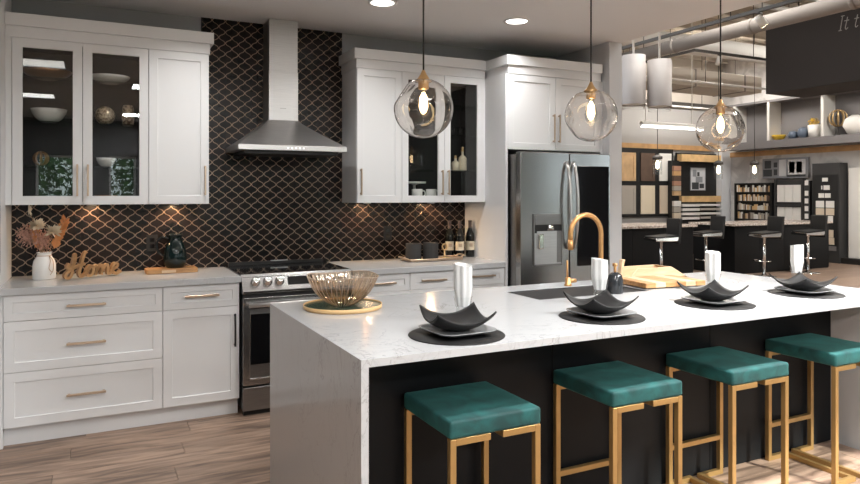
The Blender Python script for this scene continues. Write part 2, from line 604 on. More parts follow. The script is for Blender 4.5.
# outside: lawn and trees, seen only as reflections
tag(B().box(-20, 35, -40, -3.7, -0.2, -0.1).build('lawn', 'grass'), 'green lawn outside behind the front windows', 'lawn')['kind'] = 'structure'
for k, (tx, ty, th_, tr) in enumerate(((-2.0, -9.5, 4.6, 1.7), (1.9, -11.5, 5.2, 1.9), (6.3, -10, 4.8, 2.0), (11.0, -11, 5.2, 2.2))):
    t = thing('tree', ['leafy green tree on the lawn outside, first from the left wall', 'leafy green tree on the lawn, second from the left wall', 'leafy green tree on the lawn outside the wide window', 'leafy green tree on the lawn outside the showroom'][k], 'tree', (tx, ty, -0.1), 'trees on the lawn')
    B().tube([(0, 0, 0), (0.05, 0, 1.2), (0, 0.05, th_ * 0.6)], [0.14, 0.11, 0.05], 8).build('trunk', 'stem_dry', t)
    rr = random.Random(k)
    for mt_, cnt in (('leaf_green', 5200), ('leaf_light', 3000)):
        b = B()
        for i in range(cnt):
            d = Vector((rr.gauss(0, 1), rr.gauss(0, 1), rr.gauss(0, 1))).normalized() * (rr.random() ** 0.5)
            c_ = Vector((d.x * tr, d.y * tr, th_ * 0.55 + d.z * th_ * 0.42))
            q = [Vector((rr.uniform(-.1, .1), rr.uniform(-.1, .1), rr.uniform(-.1, .1))) for _ in range(3)]
            b.add([c_ + e for e in q], [(0, 1, 2)])
        o = b.build('foliage', mt_, t, fix=False); o['kind'] = 'stuff'

# ---------------------------------------------------------------- backsplash: single lantern tiles in bronze grout
TW, THh = 0.0945, 0.0805
TX0, TZ0 = -0.079, 1.284 - THh / 2 + THh / 2      # a crossing of the lattice
gw = 0.0034


def ogee(w_, h_, A=0.0033, k=4):
    pts = []
    q = [(w_, 0), (0, h_), (-w_, 0), (0, -h_)]
    for e in range(4):
        (x0, z0), (x1, z1) = q[e], q[(e + 1) % 4]
        nx, nz_ = (z1 - z0), -(x1 - x0)
        L = math.hypot(nx, nz_); nx /= L; nz_ /= L
        sg = 1 if e % 2 == 0 else -1
        for i in range(k):
            s_ = i / k
            d = A * math.sin(2 * PI * s_) * sg
            pts.append((x0 + (x1 - x0) * s_ + nx * d, z0 + (z1 - z0) * s_ + nz_ * d))
    return pts


TILE = ogee(TW / 2 - gw * 1.25, THh / 2 - gw * 1.25)


def clip(poly, x0, x1, z0, z1):
    for ax, lim, sg in ((0, x0, 1), (0, x1, -1), (1, z0, 1), (1, z1, -1)):
        out = []
        for i in range(len(poly)):
            a_, c_ = poly[i - 1], poly[i]
            da, dc = (a_[ax] - lim) * sg, (c_[ax] - lim) * sg
            if da >= 0 or dc >= 0:
                if (da >= 0) != (dc >= 0):
                    t = da / (da - dc)
                    out.append((a_[0] + (c_[0] - a_[0]) * t, a_[1] + (c_[1] - a_[1]) * t))
                if dc >= 0: out.append(c_)
        poly = out
        if len(poly) < 3: return []
    return poly


BY, TY = 5.139, 5.133
bk = B().box(-0.487, 2.905, BY, WY, 0.80, 1.384)
bk.box(0.70, 1.775, BY, WY, 1.384, CEIL)
bk.build('grout_bed', 'grout_bronze', wall_back)
full, cut = [], B()
for i in range(-12, 70):
    for j in range(-14, 40):
        if (i + j) % 2 == 0: continue      # tile centres lie between the crossings
        cx_, cz_ = TX0 + i * TW / 2, TZ0 + j * THh / 2
        P_ = [(x + cx_, z + cz_) for x, z in TILE]
        for (x0, x1, z0, z1) in ((-0.487, 2.905, 0.80, 1.384), (0.70, 1.775, 1.384, CEIL)):
            Q = clip(P_, x0 + .001, x1 - .001, z0, z1)
            if not Q: continue
            if len(Q) == len(P_) and all(abs(a_[0] - c_[0]) + abs(a_[1] - c_[1]) < 1e-9 for a_, c_ in zip(sorted(Q), sorted(P_))) and cz_ > 0.93:
                full.append((cx_, cz_))
            else:
                cut.prism(Q, 'y', TY, BY)
full.sort(key=lambda q: (q[0] ** 2 + TY ** 2 + (q[1] - H) ** 2))
first = None
for k, (x, z) in enumerate(full):
    if k < 300:
        if first is None:
            first = B().prism(TILE, 'y', TY, BY).build('tile', 'tile_dark', wall_back, (x, 0, z))
        else:
            o = first.copy(); col.objects.link(o); o.location = (x, 0, z)
    else:
        cut.prism([(a_ + x, c_ + z) for a_, c_ in TILE], 'y', TY, BY)
o = cut.build('tiles_rest', 'tile_dark', wall_back); o['kind'] = 'stuff'
# narrow metal edge strip where the tile field ends
B().box(0.694, 0.70, TY - .001, WY, 2.40, CEIL).build('edge_strip', 'black', wall_back)

# ================================================================ KITCHEN CABINETS
def bar_handle(parent, x, z, L, y, vert=False, m_='champagne', w_=0.011, off=0.03):
    h_ = L / 2
    b = B()
    if vert:
        b.box(x - w_ / 2, x + w_ / 2, y - off, y - off + w_, z - h_, z + h_)
        for q in (z - h_ + w_, z + h_ - w_):
            b.box(x - w_ / 2, x + w_ / 2, y - off + w_, y, q - w_ / 2, q + w_ / 2)
    else:
        b.box(x - h_, x + h_, y - off, y - off + w_, z - w_ / 2, z + w_ / 2)
        for q in (x - h_ + w_, x + h_ - w_):
            b.box(q - w_ / 2, q + w_ / 2, y - off + w_, y, z - w_ / 2, z + w_ / 2)
    return b.build('handle', m_, parent, bevel=0.0015, seg=1)


def carcass(t, x0, x1, y0, y1, z0, z1, inside='white_paint', hollow=True):
    e = 0.018
    B().box(x0, x0 + e, y0, y1, z0, z1).build('side_panel', 'white_paint', t)
    B().box(x1 - e, x1, y0, y1, z0, z1).build('side_panel', 'white_paint', t)
    B().box(x0 + e, x1 - e, y0, y1, z0, z0 + e).build('bottom_panel', 'white_paint', t)
    B().box(x0 + e, x1 - e, y0, y1, z1 - e, z1).build('top_panel', 'white_paint', t)
    B().box(x0 + e, x1 - e, y1 - 0.006, y1, z0 + e, z1 - e).build('back_panel', inside, t)
    if inside != 'white_paint':
        bb = B()
        bb.box(x0 + e, x0 + e + .002, y0 + .002, y1 - .006, z0 + e, z1 - e)
        bb.box(x1 - e - .002, x1 - e, y0 + .002, y1 - .006, z0 + e, z1 - e)
        bb.box(x0 + e + .002, x1 - e - .002, y0 + .002, y1 - .006, z0 + e, z0 + e + .002)
        bb.box(x0 + e + .002, x1 - e - .002, y0 + .002, y1 - .006, z1 - e - .002, z1 - e)
        bb.build('lining', inside, t)


def rsqr_(y0, y1, z0, z1, rad, n_=4):
    pts = []
    for cy_, cz_, a0 in ((y1 - rad, z1 - rad, 0), (y0 + rad, z1 - rad, 90), (y0 + rad, z0 + rad, 180), (y1 - rad, z0 + rad, 270)):
        for i in range(n_ + 1):
            an = math.radians(a0 + 90 * i / n_)
            pts.append((cy_ + rad * math.cos(an), cz_ + rad * math.sin(an)))
    return pts


UY, UF = 4.79, 4.811          # upper door front / carcass front
UZ0, UZ1 = 1.385, 2.41
G_ = 0.0015


def solid_door(t, x0, x1, z0, z1, y, hx=None, hz=None, hl=0.2, hm='champagne', vert=True):
    d = B().shaker(x0 + G_, x1 - G_, z0 + G_, z1 - G_, y).build('door', 'white_paint', t, bevel=0.0012, seg=1)
    if hx is not None: bar_handle(d, hx, hz, hl, y, vert, hm)
    return d


def glass_door(t, x0, x1, z0, z1, y, hx, hz):
    d = B().frame(x0 + G_, x1 - G_, z0 + G_, z1 - G_, y, y + .02, 0.054).build('door', 'white_paint', t, bevel=0.0012, seg=1)
    B().box(x0 + .05, x1 - .05, y + .010, y + .014, z0 + .05, z1 - .05).build('pane', 'pane_glass', d)
    bar_handle(d, hx, hz, 0.2, y, True)
    return d


def shelves(t, x0, x1, zs):
    for z in zs:
        B().box(x0 + .0205, x1 - .0205, UF + .035, 5.12, z - .008, z).build('shelf', 'shelf_glass', t)


LZ = [2.07, 1.90 - 0.08, 1.61]
# shelf levels measured in the picture
zL1 = ony(45, 79.5, 4.96)[2]; zL2 = ony(45, 122.5, 4.96)[2]; zL3 = ony(45, 166, 4.96)[2]
t = thing('wall_cabinet', 'white wall cabinet with two dark glass doors left of the range hood', 'cabinet')
carcass(t, -0.455, 0.316, UF, 5.138, UZ0, UZ1, 'dark_lining')
B().box(-0.487, -0.455, UY + .002, 5.138, UZ0, UZ1).build('filler_strip', 'white_paint', t)
glass_door(t, -0.453, -0.070, UZ0, UZ1, UY, -0.100, 1.54)
glass_door(t, -0.070, 0.316, UZ0, UZ1, UY, -0.040, 1.54)
shelves(t, -0.455, 0.316, (zL1, zL2, zL3))
t = thing('wall_cabinet', 'white wall cabinet with one solid shaker door beside the range hood tiles', 'cabinet')
carcass(t, 0.3165, 0.70, UF, 5.130, UZ0, UZ1)
solid_door(t, 0.3165, 0.70, UZ0, UZ1, UY, 0.672, 1.545)
zR1 = ony(470, 108, 4.96)[2]; zR2 = ony(470, 137, 4.96)[2]; zR3 = ony(470, 171, 4.96)[2]
t = thing('wall_cabinet', 'white wall cabinet with one solid shaker door, right of the hood', 'cabinet')
carcass(t, 1.774, 2.1465, UF, 5.130, UZ0, UZ1)
solid_door(t, 1.774, 2.1465, UZ0, UZ1, UY, 1.803, 1.545)
t = thing('wall_cabinet', 'white wall cabinet with two glass doors next to the tall fridge cabinet', 'cabinet')
carcass(t, 2.147, 2.884, UF, 5.138, UZ0, UZ1, 'dark_lining')
B().box(2.884, 2.9045, UY + .002, 5.138, UZ0, UZ1).build('filler_strip', 'white_paint', t)
glass_door(t, 2.147, 2.523, UZ0, UZ1, UY, 2.497, 1.545)
glass_door(t, 2.523, 2.884, UZ0, UZ1, UY, 2.553, 1.545)
shelves(t, 2.147, 2.884, (zR1, zR2, zR3))


def crown(name, x0, x1, yf, yb, z0, z1, left=True, right=True):
    zm = z0 + 0.068
    b = B()
    b.box(x0, x1, yf - .004, yb, z0, zm)
    b.box(x0 - (.022 if left else 0), x1 + (.022 if right else 0), yf - .026, yb, zm, z1)
    return struct(b, name, 'white_paint', 0.0025)


crown('trim_1', -0.487, 0.706, UY, 5.144, UZ1, 2.555, False, True)
crown('trim_2', 1.768, 2.902, UY, 5.144, UZ1, 2.555, True, False)

# puck lamps under the wall cabinets
for k, (x, lb) in enumerate(((-0.02, 'small warm puck lamp under the left glass cabinet'), (0.50, 'small warm puck lamp under the left solid-door cabinet'), (1.95, 'small warm puck lamp under the right solid-door cabinet'), (2.52, 'small warm puck lamp under the right glass cabinet'))):
    t = thing('puck_lamp', lb, 'lamp', (x, 5.03, UZ0), 'lamps under the wall cabinets')
    B().lathe([(0, 0), (.03, 0), (.03, -.010), (.024, -.010)], 20).build('housing', 'steel', t)
    B().lathe([(.024, -.0095), (0, -.0095)], 20).build('lens', 'puck_glow', t)
    l_ = area_light('puck_light', (x, 5.03, UZ0 - .014), .045, .045, 2.0, (1, .66, .38))

# base cabinets
FY = 4.50
CT = 0.915


def base_box(t, x0, x1, y1=5.13):
    b = B().box(x0, x1, FY + .021, y1, 0.11, 0.874)
    b.build('carcass', 'white_paint', t)
    B().box(x0, x1, FY + .06, FY + .078, 0.0, 0.11).build('toe_kick', 'white_paint', t)


def drawer(t, x0, x1, z0, z1, hx, hz, hl=0.21, hm='champagne', r=0.042):
    d = B().shaker(x0 + G_, x1 - G_, z0 + G_, z1 - G_, FY, 0.02, r).build('drawer', 'white_paint', t, bevel=0.0012, seg=1)
    bar_handle(d, hx, hz, hl, FY, False, hm, 0.013)


t = thing('base_cabinet', 'wide white base cabinet with three stacked drawers', 'cabinet')
B().box(-0.487, -0.470, FY + .004, 5.13, 0, 0.874).build('filler_strip', 'white_paint', t)
base_box(t, -0.470, 0.379)
drawer(t, -0.468, 0.379, 0.722, 0.872, -0.045, 0.795)
drawer(t, -0.468, 0.379, 0.428, 0.722, -0.045, 0.570, r=0.055)
drawer(t, -0.468, 0.379, 0.112, 0.428, -0.045, 0.268, r=0.055)
t = thing('base_cabinet', 'white base cabinet with one drawer over a door, left of the range', 'cabinet')
base_box(t, 0.3795, 0.848)
drawer(t, 0.3795, 0.848, 0.722, 0.872, 0.613, 0.803)
d = solid_door(t, 0.3795, 0.848, 0.112, 0.722, FY, 0.818, 0.566, 0.215, 'black')  # handle coloured black to imitate the shading on its gold
t = thing('base_cabinet', 'white base cabinet with a top drawer, directly right of the range', 'cabinet')
base_box(t, 1.634, 2.082)
drawer(t, 1.634, 2.082, 0.742, 0.872, 1.858, 0.806)
solid_door(t, 1.634, 2.082, 0.112, 0.742, FY, 2.05, 0.58)
t = thing('base_cabinet', 'middle of the white base cabinets right of the range', 'cabinet')
base_box(t, 2.0825, 2.488)
drawer(t, 2.0825, 2.488, 0.742, 0.872, 2.275, 0.808)
solid_door(t, 2.0825, 2.488, 0.112, 0.742, FY, 2.11, 0.58)
t = thing('base_cabinet', 'white base cabinet with a top drawer next to the fridge panel', 'cabinet')
base_box(t, 2.4885, 2.9035)
drawer(t, 2.4885, 2.9035, 0.742, 0.872, 2.706, 0.815)
solid_door(t, 2.4885, 2.9035, 0.112, 0.742, FY, 2.52, 0.58)
tag(B().box(-0.486, 0.8545, 4.475, 5.132, 0.8745, CT).build('worktop', 'quartz', bevel=0.002), 'white quartz worktop left of the range', 'worktop', 'wall-side worktops')
tag(B().box(1.630, 2.904, 4.475, 5.132, 0.8745, CT).build('worktop', 'quartz', bevel=0.002), 'white quartz worktop between range and fridge panel', 'worktop', 'wall-side worktops')

# tall unit at the far left edge
t = thing('tall_cabinet', 'tall white cabinet with dark glass side panel at the left picture edge', 'cabinet')
TLF = 4.22
B().box(-1.30, -0.488, TLF + .021, 5.144, 0.11, 2.7445).build('carcass', 'white_paint', t)
B().box(-1.30, -0.488, TLF + .06, 5.144, 0.0, 0.11).build('toe_kick', 'white_paint', t)
for a_, c_ in ((-1.298, -0.894), (-0.892, -0.490)):
    d = B().shaker(a_, c_, 0.115, 0.90, TLF).build('door', 'white_paint', t, bevel=.0012, seg=1)
    d = B().shaker(a_, c_, 0.905, 2.735, TLF).build('door', 'white_paint', t, bevel=.0012, seg=1)
B().prism(rsqr_(4.26, 4.525, 0.99, 1.97, .03), 'x', -0.488, -0.4845).build('glass_panel', 'black_gloss', t)
# tall fridge surround
TF = 4.48
t = thing('tall_cabinet', 'white cabinet with two doors bridging over the steel fridge', 'cabinet')
B().box(2.905, 2.926, TF, 5.140, 0, 2.41).build('side_panel', 'white_paint', t, bevel=.001, seg=1)
B().box(3.862, 3.892, TF, 5.140, 0, 2.41).build('side_panel', 'white_paint', t, bevel=.001, seg=1)
B().box(2.926, 3.862, TF + .021, 5.140, 1.808, 2.41).build('carcass', 'white_paint', t)
solid_door(t, 2.926, 3.393, 1.808, 2.41, TF, 3.366, 1.99, 0.23)
solid_door(t, 3.393, 3.862, 1.808, 2.41, TF, 3.421, 1.99, 0.23)
crown('trim_3', 2.926, 3.866, TF, 5.140, 2.4105, 2.555, True, False)

# ================================================================ FRIDGE
FX0, FX1, FM, FF = 2.940, 3.832, 3.400, 4.32
t = thing('refrigerator', 'stainless steel french door fridge with water dispenser', 'fridge')
B().box(FX0 + .004, FX1 - .004, FF + .075, 5.06, 0.03, 1.765).build('body', 'steel_dark', t)


def bowed(x0, x1, z0, z1, yf, yb, bow=.012, cxm=None):
    b = B(); n_ = 14
    cxm = (FX0 + FX1) / 2
    def fy(x):
        q = (x - cxm) / ((FX1 - FX0) / 2)
        return yf + bow * q * q
    poly = [(x0, yb)] + [(x0 + (x1 - x0) * i / n_, fy(x0 + (x1 - x0) * i / n_)) for i in range(n_ + 1)] + [(x1, yb)]
    return b.prism(poly, 'z', z0, z1)


ld = bowed(FX0, FM - .003, 0.735, 1.782, FF - .012, FF + .07).build('door', 'steel_fridge', t, bevel=.006, seg=3)
rd = bowed(FM + .003, FX1, 0.735, 1.782, FF - .012, FF + .07).build('door', 'steel_fridge', t, bevel=.006, seg=3)
fz = bowed(FX0, FX1, 0.06, 0.727, FF - .012, FF + .07).build('freezer_drawer', 'steel_fridge', t, bevel=.006, seg=3)
B().tube([(FX0 + .12, FF - .06, .66), (FX1 - .12, FF - .06, .66)], .012, 10).tube([(FX0 + .15, FF - .06, .66), (FX0 + .15, FF, .66)], .009).tube([(FX1 - .15, FF - .06, .66), (FX1 - .15, FF, .66)], .009).build('handle', 'steel', fz)
for dd, hx in ((ld, FM - .036), (rd, FM + .036)):
    pts = []
    for i in range(15):
        q = i / 14
        pts.append((hx, FF - .016 - .056 * math.sin(PI * q) ** 0.6, 1.02 + q * 0.69))
    bb = B()
    bb.tube(pts, .0135, 12)
    bb.build('handle', 'steel', dd)
# dispenser
dx0, _, dz1 = ony(532.5, 214, FF); dx1, _, dz0 = ony(561, 264.5, FF)
ds = B().frame(dx0, dx1, dz0, dz1, FF - .018, FF - .004, .008).build('dispenser', 'steel_dark', ld)
B().box(dx0 + .006, dx1 - .006, FF - .0125, FF - .009, dz0 + .006, dz1 - .006).build('niche_back', 'steel', ld)
B().box(dx0 + .012, dx1 - .012, FF - .022, FF - .012, dz1 - .085, dz1 - .008).build('control_panel', 'steel_dark', ld, bevel=.003)
B().box(dx0 + .006, dx0 + .03, FF - .017, FF - .0125, dz1 - .15, dz1 - .01).build('niche_trim', 'black', ld)  # dark strips painted as the shade inside the dispenser niche
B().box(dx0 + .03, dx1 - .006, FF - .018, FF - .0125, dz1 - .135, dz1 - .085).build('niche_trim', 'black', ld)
B().lathe([(0, 0), (.026, 0), (.030, .012), (.026, .036), (0, .036)], 16, ((dx0 + dx1) / 2 + .01, FF - .03, dz1 - .128)).build('spout', 'chrome', ld)
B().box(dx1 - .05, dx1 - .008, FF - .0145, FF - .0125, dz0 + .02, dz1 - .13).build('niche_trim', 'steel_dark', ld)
B().box(dx0 + .04, dx0 + .09, FF - .030, FF - .012, dz0 + .13, dz0 + .25).build('paddle', 'chrome', ld, bevel=.008, seg=3)
B().box(dx0 + .01, dx1 - .01, FF - .03, FF - .012, dz0, dz0 + .014).build('drip_tray', 'steel_dark', ld, bevel=.002)
# dark knock-on glass panel of the right door
gx0, _, gz1 = ony(576.5, 166, FF); gx1, _, gz0 = ony(607.5, 264, FF)
B().box(gx0, gx1, FF - .018, FF - .002, gz0, gz1).build('glass_panel', 'black_gloss', rd, bevel=.002)

# ================================================================ RANGE
RX0, RX1, RF = 0.862, 1.622, 4.45
t = thing('range', 'stainless steel slide-in electric range with black glass cooktop', 'range')
B().box(RX0 + .004, RX1 - .004, RF + .05, 5.12, 0.03, 0.905).build('body', 'steel_dark', t)
B().box(RX0 - .004, RX1 + .004, 4.54, 5.125, 0.905, 0.921).build('cooktop', 'black_gloss', t, bevel=.002)
B().box(RX0 + .02, RX1 - .02, 5.085, 5.125, 0.921, 0.945).build('rear_vent', 'black', t, bevel=.003)
B().box(RX0 + .33, RX0 + .46, 5.083, 5.1, 0.946, 0.951).build('vent_trim', 'steel', t)
cp = B().prism([(4.55, 0.80), (RF - .012, 0.80), (RF - .014, 0.818), (4.515, 0.921), (4.55, 0.921)], 'x', RX0 - .003, RX1 + .003).build('control_panel', 'steel_fridge', t, bevel=.003)
nrm = Vector((0, -(0.921 - 0.818), 4.515 - (RF - .014))).normalized()      # outward normal of the slanted face
nrm = Vector((0, -0.103, 0.079)).normalized(); mid = Vector((0, (RF - .014 + 4.515) / 2, 0.8695))
for kx in (0.085, 0.165, 0.245, RX1 - RX0 - .235, RX1 - RX0 - .16, RX1 - RX0 - .085):
    b = B().lathe([(0, -.002), (.031, -.002), (.031, .004), (.025, .008), (.024, .034), (.020, .038), (0, .038)], 22)
    o = b.build('knob', 'chrome', t)
    o.location = (RX0 + kx, mid.y, mid.z)
    o.rotation_mode = 'QUATERNION'; o.rotation_quaternion = nrm.to_track_quat('Z', 'Y')
o = B().box(-.085, .085, -.032, .032, -.001, .003).build('display', 'black_gloss', t, bevel=.001)
o.location = (RX0 + .385, mid.y, mid.z); o.rotation_mode = 'QUATERNION'; o.rotation_quaternion = nrm.to_track_quat('Z', 'Y')
od = B().frame(RX0, RX1, 0.20, 0.772, RF, RF + .045, .045).build('oven_door', 'steel_fridge', t, bevel=.003)
B().box(RX0 + .04, RX1 - .04, RF + .006, RF + .03, 0.21, 0.70).build('lower_panel', 'steel_dark', od)
B().box(RX0 + .05, RX1 - .05, RF + .001, RF + .02, 0.335, 0.665).build('window', 'black_gloss', od)
b = B().tube([(RX0 + .03, RF - .045, .728), (RX1 - .03, RF - .045, .728)], .014, 12)
for q in (RX0 + .06, RX1 - .06): b.tube([(q, RF - .045, .728), (q, RF + .005, .728)], .009, 8)
b.build('handle', 'steel', od)
B().box(RX0, RX1, RF, RF + .045, 0.035, 0.186).build('storage_drawer', 'steel_dark', t, bevel=.003)
B().box(RX0 + .01, RX1 - .01, RF + .03, RF + .08, 0.0, 0.034).build('plinth', 'black', t)
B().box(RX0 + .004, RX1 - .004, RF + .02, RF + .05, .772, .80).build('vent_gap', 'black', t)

# ================================================================ HOOD
HX0, HX1, HF = 0.868, 1.640, 4.64
hc = (HX0 + HX1) / 2
t = thing('range_hood', 'stainless steel chimney range hood above the range', 'range hood')
sk = B().frame(HX0, HX1, 0, 1, 0, 1, .01)
b = B().box(HX0, HX1, HF, 5.132, 1.757, 1.794)
b.build('canopy_rim', 'steel', t, bevel=.002)
cx0, cx1, cyf = hc - .112, hc + .107, 4.935
b = B(); N_ = 10
rings = []
for i in range(N_ + 1):
    q = i / N_
    e = q ** 0.62          # concave flare
    k_ = 1 - (1 - q) ** 1.0
    fx = lambda a_, c_: a_ + (c_ - a_) * (1 - (1 - q) ** 1.12)
    rings.append([(fx(HX0 + .002, cx0), fx(HF + .002, cyf)), (fx(HX1 - .002, cx1), fx(HF + .002, cyf)), (fx(HX1 - .002, cx1), 5.131), (fx(HX0 + .002, cx0), 5.131), 1.794 + q * 0.205])
vs, fs = [], []
for r_ in rings:
    vs += [(p_[0], p_[1], r_[4]) for p_ in r_[:4]]
for i in range(N_):
    for k in range(4):
        m_ = (k + 1) % 4
        fs.append((i * 4 + k, i * 4 + m_, i * 4 + 4 + m_, i * 4 + 4 + k))
fs += [(3, 2, 1, 0), (N_ * 4, N_ * 4 + 1, N_ * 4 + 2, N_ * 4 + 3)]
b.add(vs, fs)
b.build('canopy', 'steel', t)
B().box(cx0, cx1, cyf, 5.131, 1.999, 2.36).build('lower_chimney', 'steel', t, bevel=.002)
B().box(cx0 + .003, cx1 - .003, cyf + .003, 5.131, 2.36, 2.7445).build('upper_chimney', 'steel', t, bevel=.002)
B().box(HX0 + .05, HX1 - .05, HF + .05, 5.10, 1.735, 1.757).build('filter', 'black', t)
for k in range(5):
    B().cyl(.006, -.003, .002, 12, (hc + .01 + (k - 2) * .028, HF, 1.775), 'y').build('button', 'button_light', t)
B().box(hc - .03, hc + .015, cyf - .001, cyf + .001, 2.085, 2.089).build('badge', 'steel_dark', t)

# ================================================================ ISLAND
IX0, IX1, IY0, IY1 = 0.770, 3.905, 2.04, 3.302
SX0, SX1, SY0, SY1 = 2.02, 2.77, 2.80, 3.13
ST = 0.026
t = thing('island_worktop', 'long white quartz island worktop with waterfall ends', 'worktop')
b = B()
b.box(IX0, SX0, IY0, IY1, CT - ST, CT); b.box(SX1, IX1, IY0, IY1, CT - ST, CT)
b.box(SX0, SX1, IY0, SY0, CT - ST, CT); b.box(SX0, SX1, SY1, IY1, CT - ST, CT)
me = b.build('slab', 'quartz', t)
B().box(IX0, IX0 + ST, IY0, IY1, 0, CT - ST).build('waterfall_end', 'quartz', t)
B().box(IX1 - ST, IX1, IY0, IY1, 0, CT - ST).build('waterfall_end', 'quartz', t)
PYI = 2.48
t = thing('island_cabinet', 'black island cabinet under the white quartz top', 'cabinet')
zb = CT - ST - .002
xs = [IX0 + ST + .002, 1.858, 2.871, IX1 - ST - .002]
for a_, c_ in zip(xs, xs[1:]):
    B().box(a_ + .0015, c_ - .0015, PYI, PYI + .02, 0.004, zb).build('back_panel', 'black_panel', t, bevel=.0015, seg=1)
b = B()
b.box(xs[0], SX0 - .03, PYI + .021, 3.25, 0.1, zb); b.box(SX1 + .03, xs[-1], PYI + .021, 3.25, 0.1, zb)
b.box(SX0 - .03, SX1 + .03, PYI + .021, 3.25, 0.1, 0.62)
b.box(SX0 - .03, SX1 + .03, PYI + .021, SY0 - .03, 0.62, zb); b.box(SX0 - .03, SX1 + .03, SY1 + .03, 3.25, 0.62, zb)
b.build('carcass', 'black_panel', t)
B().box(xs[0], xs[-1], 3.17, 3.19, 0, 0.1).build('toe_kick', 'black_panel', t)
for k in range(5):
    a_ = xs[0] + (xs[-1] - xs[0]) * k / 5; c_ = xs[0] + (xs[-1] - xs[0]) * (k + 1) / 5
    d = B().box(a_ + .002, c_ - .002, 3.25, 3.27, 0.11, zb - .01).build('door', 'black_panel', t, bevel=.0015, seg=1)
# sink
t = thing('sink', 'black undermount sink in the island worktop', 'sink')
b = B()
e = .008
b.box(SX0, SX1, SY0, SY0 + e, 0.70, CT - .004); b.box(SX0, SX1, SY1 - e, SY1, 0.70, CT - .004)
b.box(SX0, SX0 + e, SY0 + e, SY1 - e, 0.70, CT - .004); b.box(SX1 - e, SX1, SY0 + e, SY1 - e, 0.70, CT - .004)
b.box(SX0, SX1, SY0, SY1, 0.69, 0.70)
b.build('basin', 'sink_black', t)
B().box(SX0 + e, SX1 - e, SY0 + e, SY1 - e, CT - .018, CT - .006).build('cover_board', 'sink_black', t, bevel=.002)

# ================================================================ CEILING LAMPS
def troffer(x0, x1, y0, y1, z, label, power, group, colr=(.975, .99, 1)):
    t = thing('ceiling_light', label, 'ceiling light', ((x0 + x1) / 2, (y0 + y1) / 2, z), group)
    hx, hy = (x1 - x0) / 2, (y1 - y0) / 2
    b = B()
    b.box(-hx, hx, -hy, -hy + .02, -.012, 0).box(-hx, hx, hy - .02, hy, -.012, 0).box(-hx, -hx + .02, -hy + .02, hy - .02, -.012, 0).box(hx - .02, hx, -hy + .02, hy - .02, -.012, 0)
    b.build('frame', 'white_plastic', t)
    B().box(-hx + .02, hx - .02, -hy + .02, hy - .02, -.006, -.001).build('diffuser', 'panel_glow', t)
    area_light('panel_light', ((x0 + x1) / 2, (y0 + y1) / 2, z - .016), (x1 - x0) - .04, (y1 - y0) - .04, power, colr)
    return t


KG = 'light panels in the kitchen ceiling'
troffer(-1.45, -0.25, 1.79, 2.25, CEIL, 'long light panel in the kitchen ceiling before the left cabinets', 4, KG)
troffer(-1.68, -0.46, -0.70, -0.24, CEIL, 'long light panel in the ceiling behind the viewer, near the left wall', 10, KG)
troffer(0.38, 1.58, 0.65, 1.11, CEIL, 'long light panel in the ceiling just before the island', 34, KG)
troffer(2.2, 3.4, -0.70, -0.24, CEIL, 'long light panel in the ceiling behind the stools', 50, KG)  # extra unseen panel, added to light the right side
troffer(0.38, 1.58, -2.5, -2.04, CEIL, 'long light panel in the ceiling nearest the front windows', 150, KG)  # unseen panel added for frontal light on the cabinet fronts
DL = [(1.734, 4.19, 'round recessed ceiling light above the range aisle, nearer the hood'), (2.815, 4.19, 'round recessed ceiling light in front of the fridge cabinet'),
      (0.65, 4.19, 'round recessed ceiling light above the left drawers'), (1.734, 1.5, 'round recessed ceiling light over the first stools'), (2.815, 1.5, 'round recessed ceiling light over the middle stools'), (3.6, 1.5, 'round recessed ceiling light over the last stool')]  # stool row is out of view, added to brighten stools and floor
for x, y, lb in DL:
    t = thing('recessed_light', lb, 'ceiling light', (x, y, CEIL), 'recessed lights in the kitchen ceiling')
    B().lathe([(.078, 0), (.100, 0), (.100, -.006), (.082, -.008), (.078, -.004)], 32).build('trim_ring', 'white_plastic', t)
    B().lathe([(.080, -.004), (0, -.004)], 32).build('lens', 'lamp_glow', t)
    l_ = bpy.data.lights.new('recessed_lamp', 'AREA'); l_.shape = 'DISK'; l_.size = .15
    l_.energy = (8 if x < 1 else 7) if y > 3 else (14 if x < 2 else (26 if x < 3 else 90)); l_.color = (1, .985, .965); l_.spread = math.radians(130)
    lo = bpy.data.objects.new('recessed_lamp', l_); lo.location = (x, y, CEIL - .012); col.objects.link(lo)
SG = 'light panels high in the showroom'  # panels added to light the showroom
for k, (x, y) in enumerate(((6.2, 1.6), (6.2, 5.6), (9.6, 3.4), (11.6, 6.0), (8.6, 9.6), (12.2, 10.2))):
    t = troffer(x - .75, x + .75, y - .3, y + .3, 4.62, ['suspended light panel nearest the stools side of the showroom', 'suspended light panel beyond the partition wall', 'suspended light panel in the middle of the showroom', 'suspended light panel before the tile tower', 'suspended light panel over the left bar', 'suspended light panel in the far showroom corner'][k], (65, 80, 230, 230, 60, 130)[k], SG, (1, .955, .90))
    b = B()
    for sx in (-.6, .6): b.tube([(sx, 0, 0), (sx, 0, .38)], .004, 6)
    b.build('hanger_wire', 'steel', t)

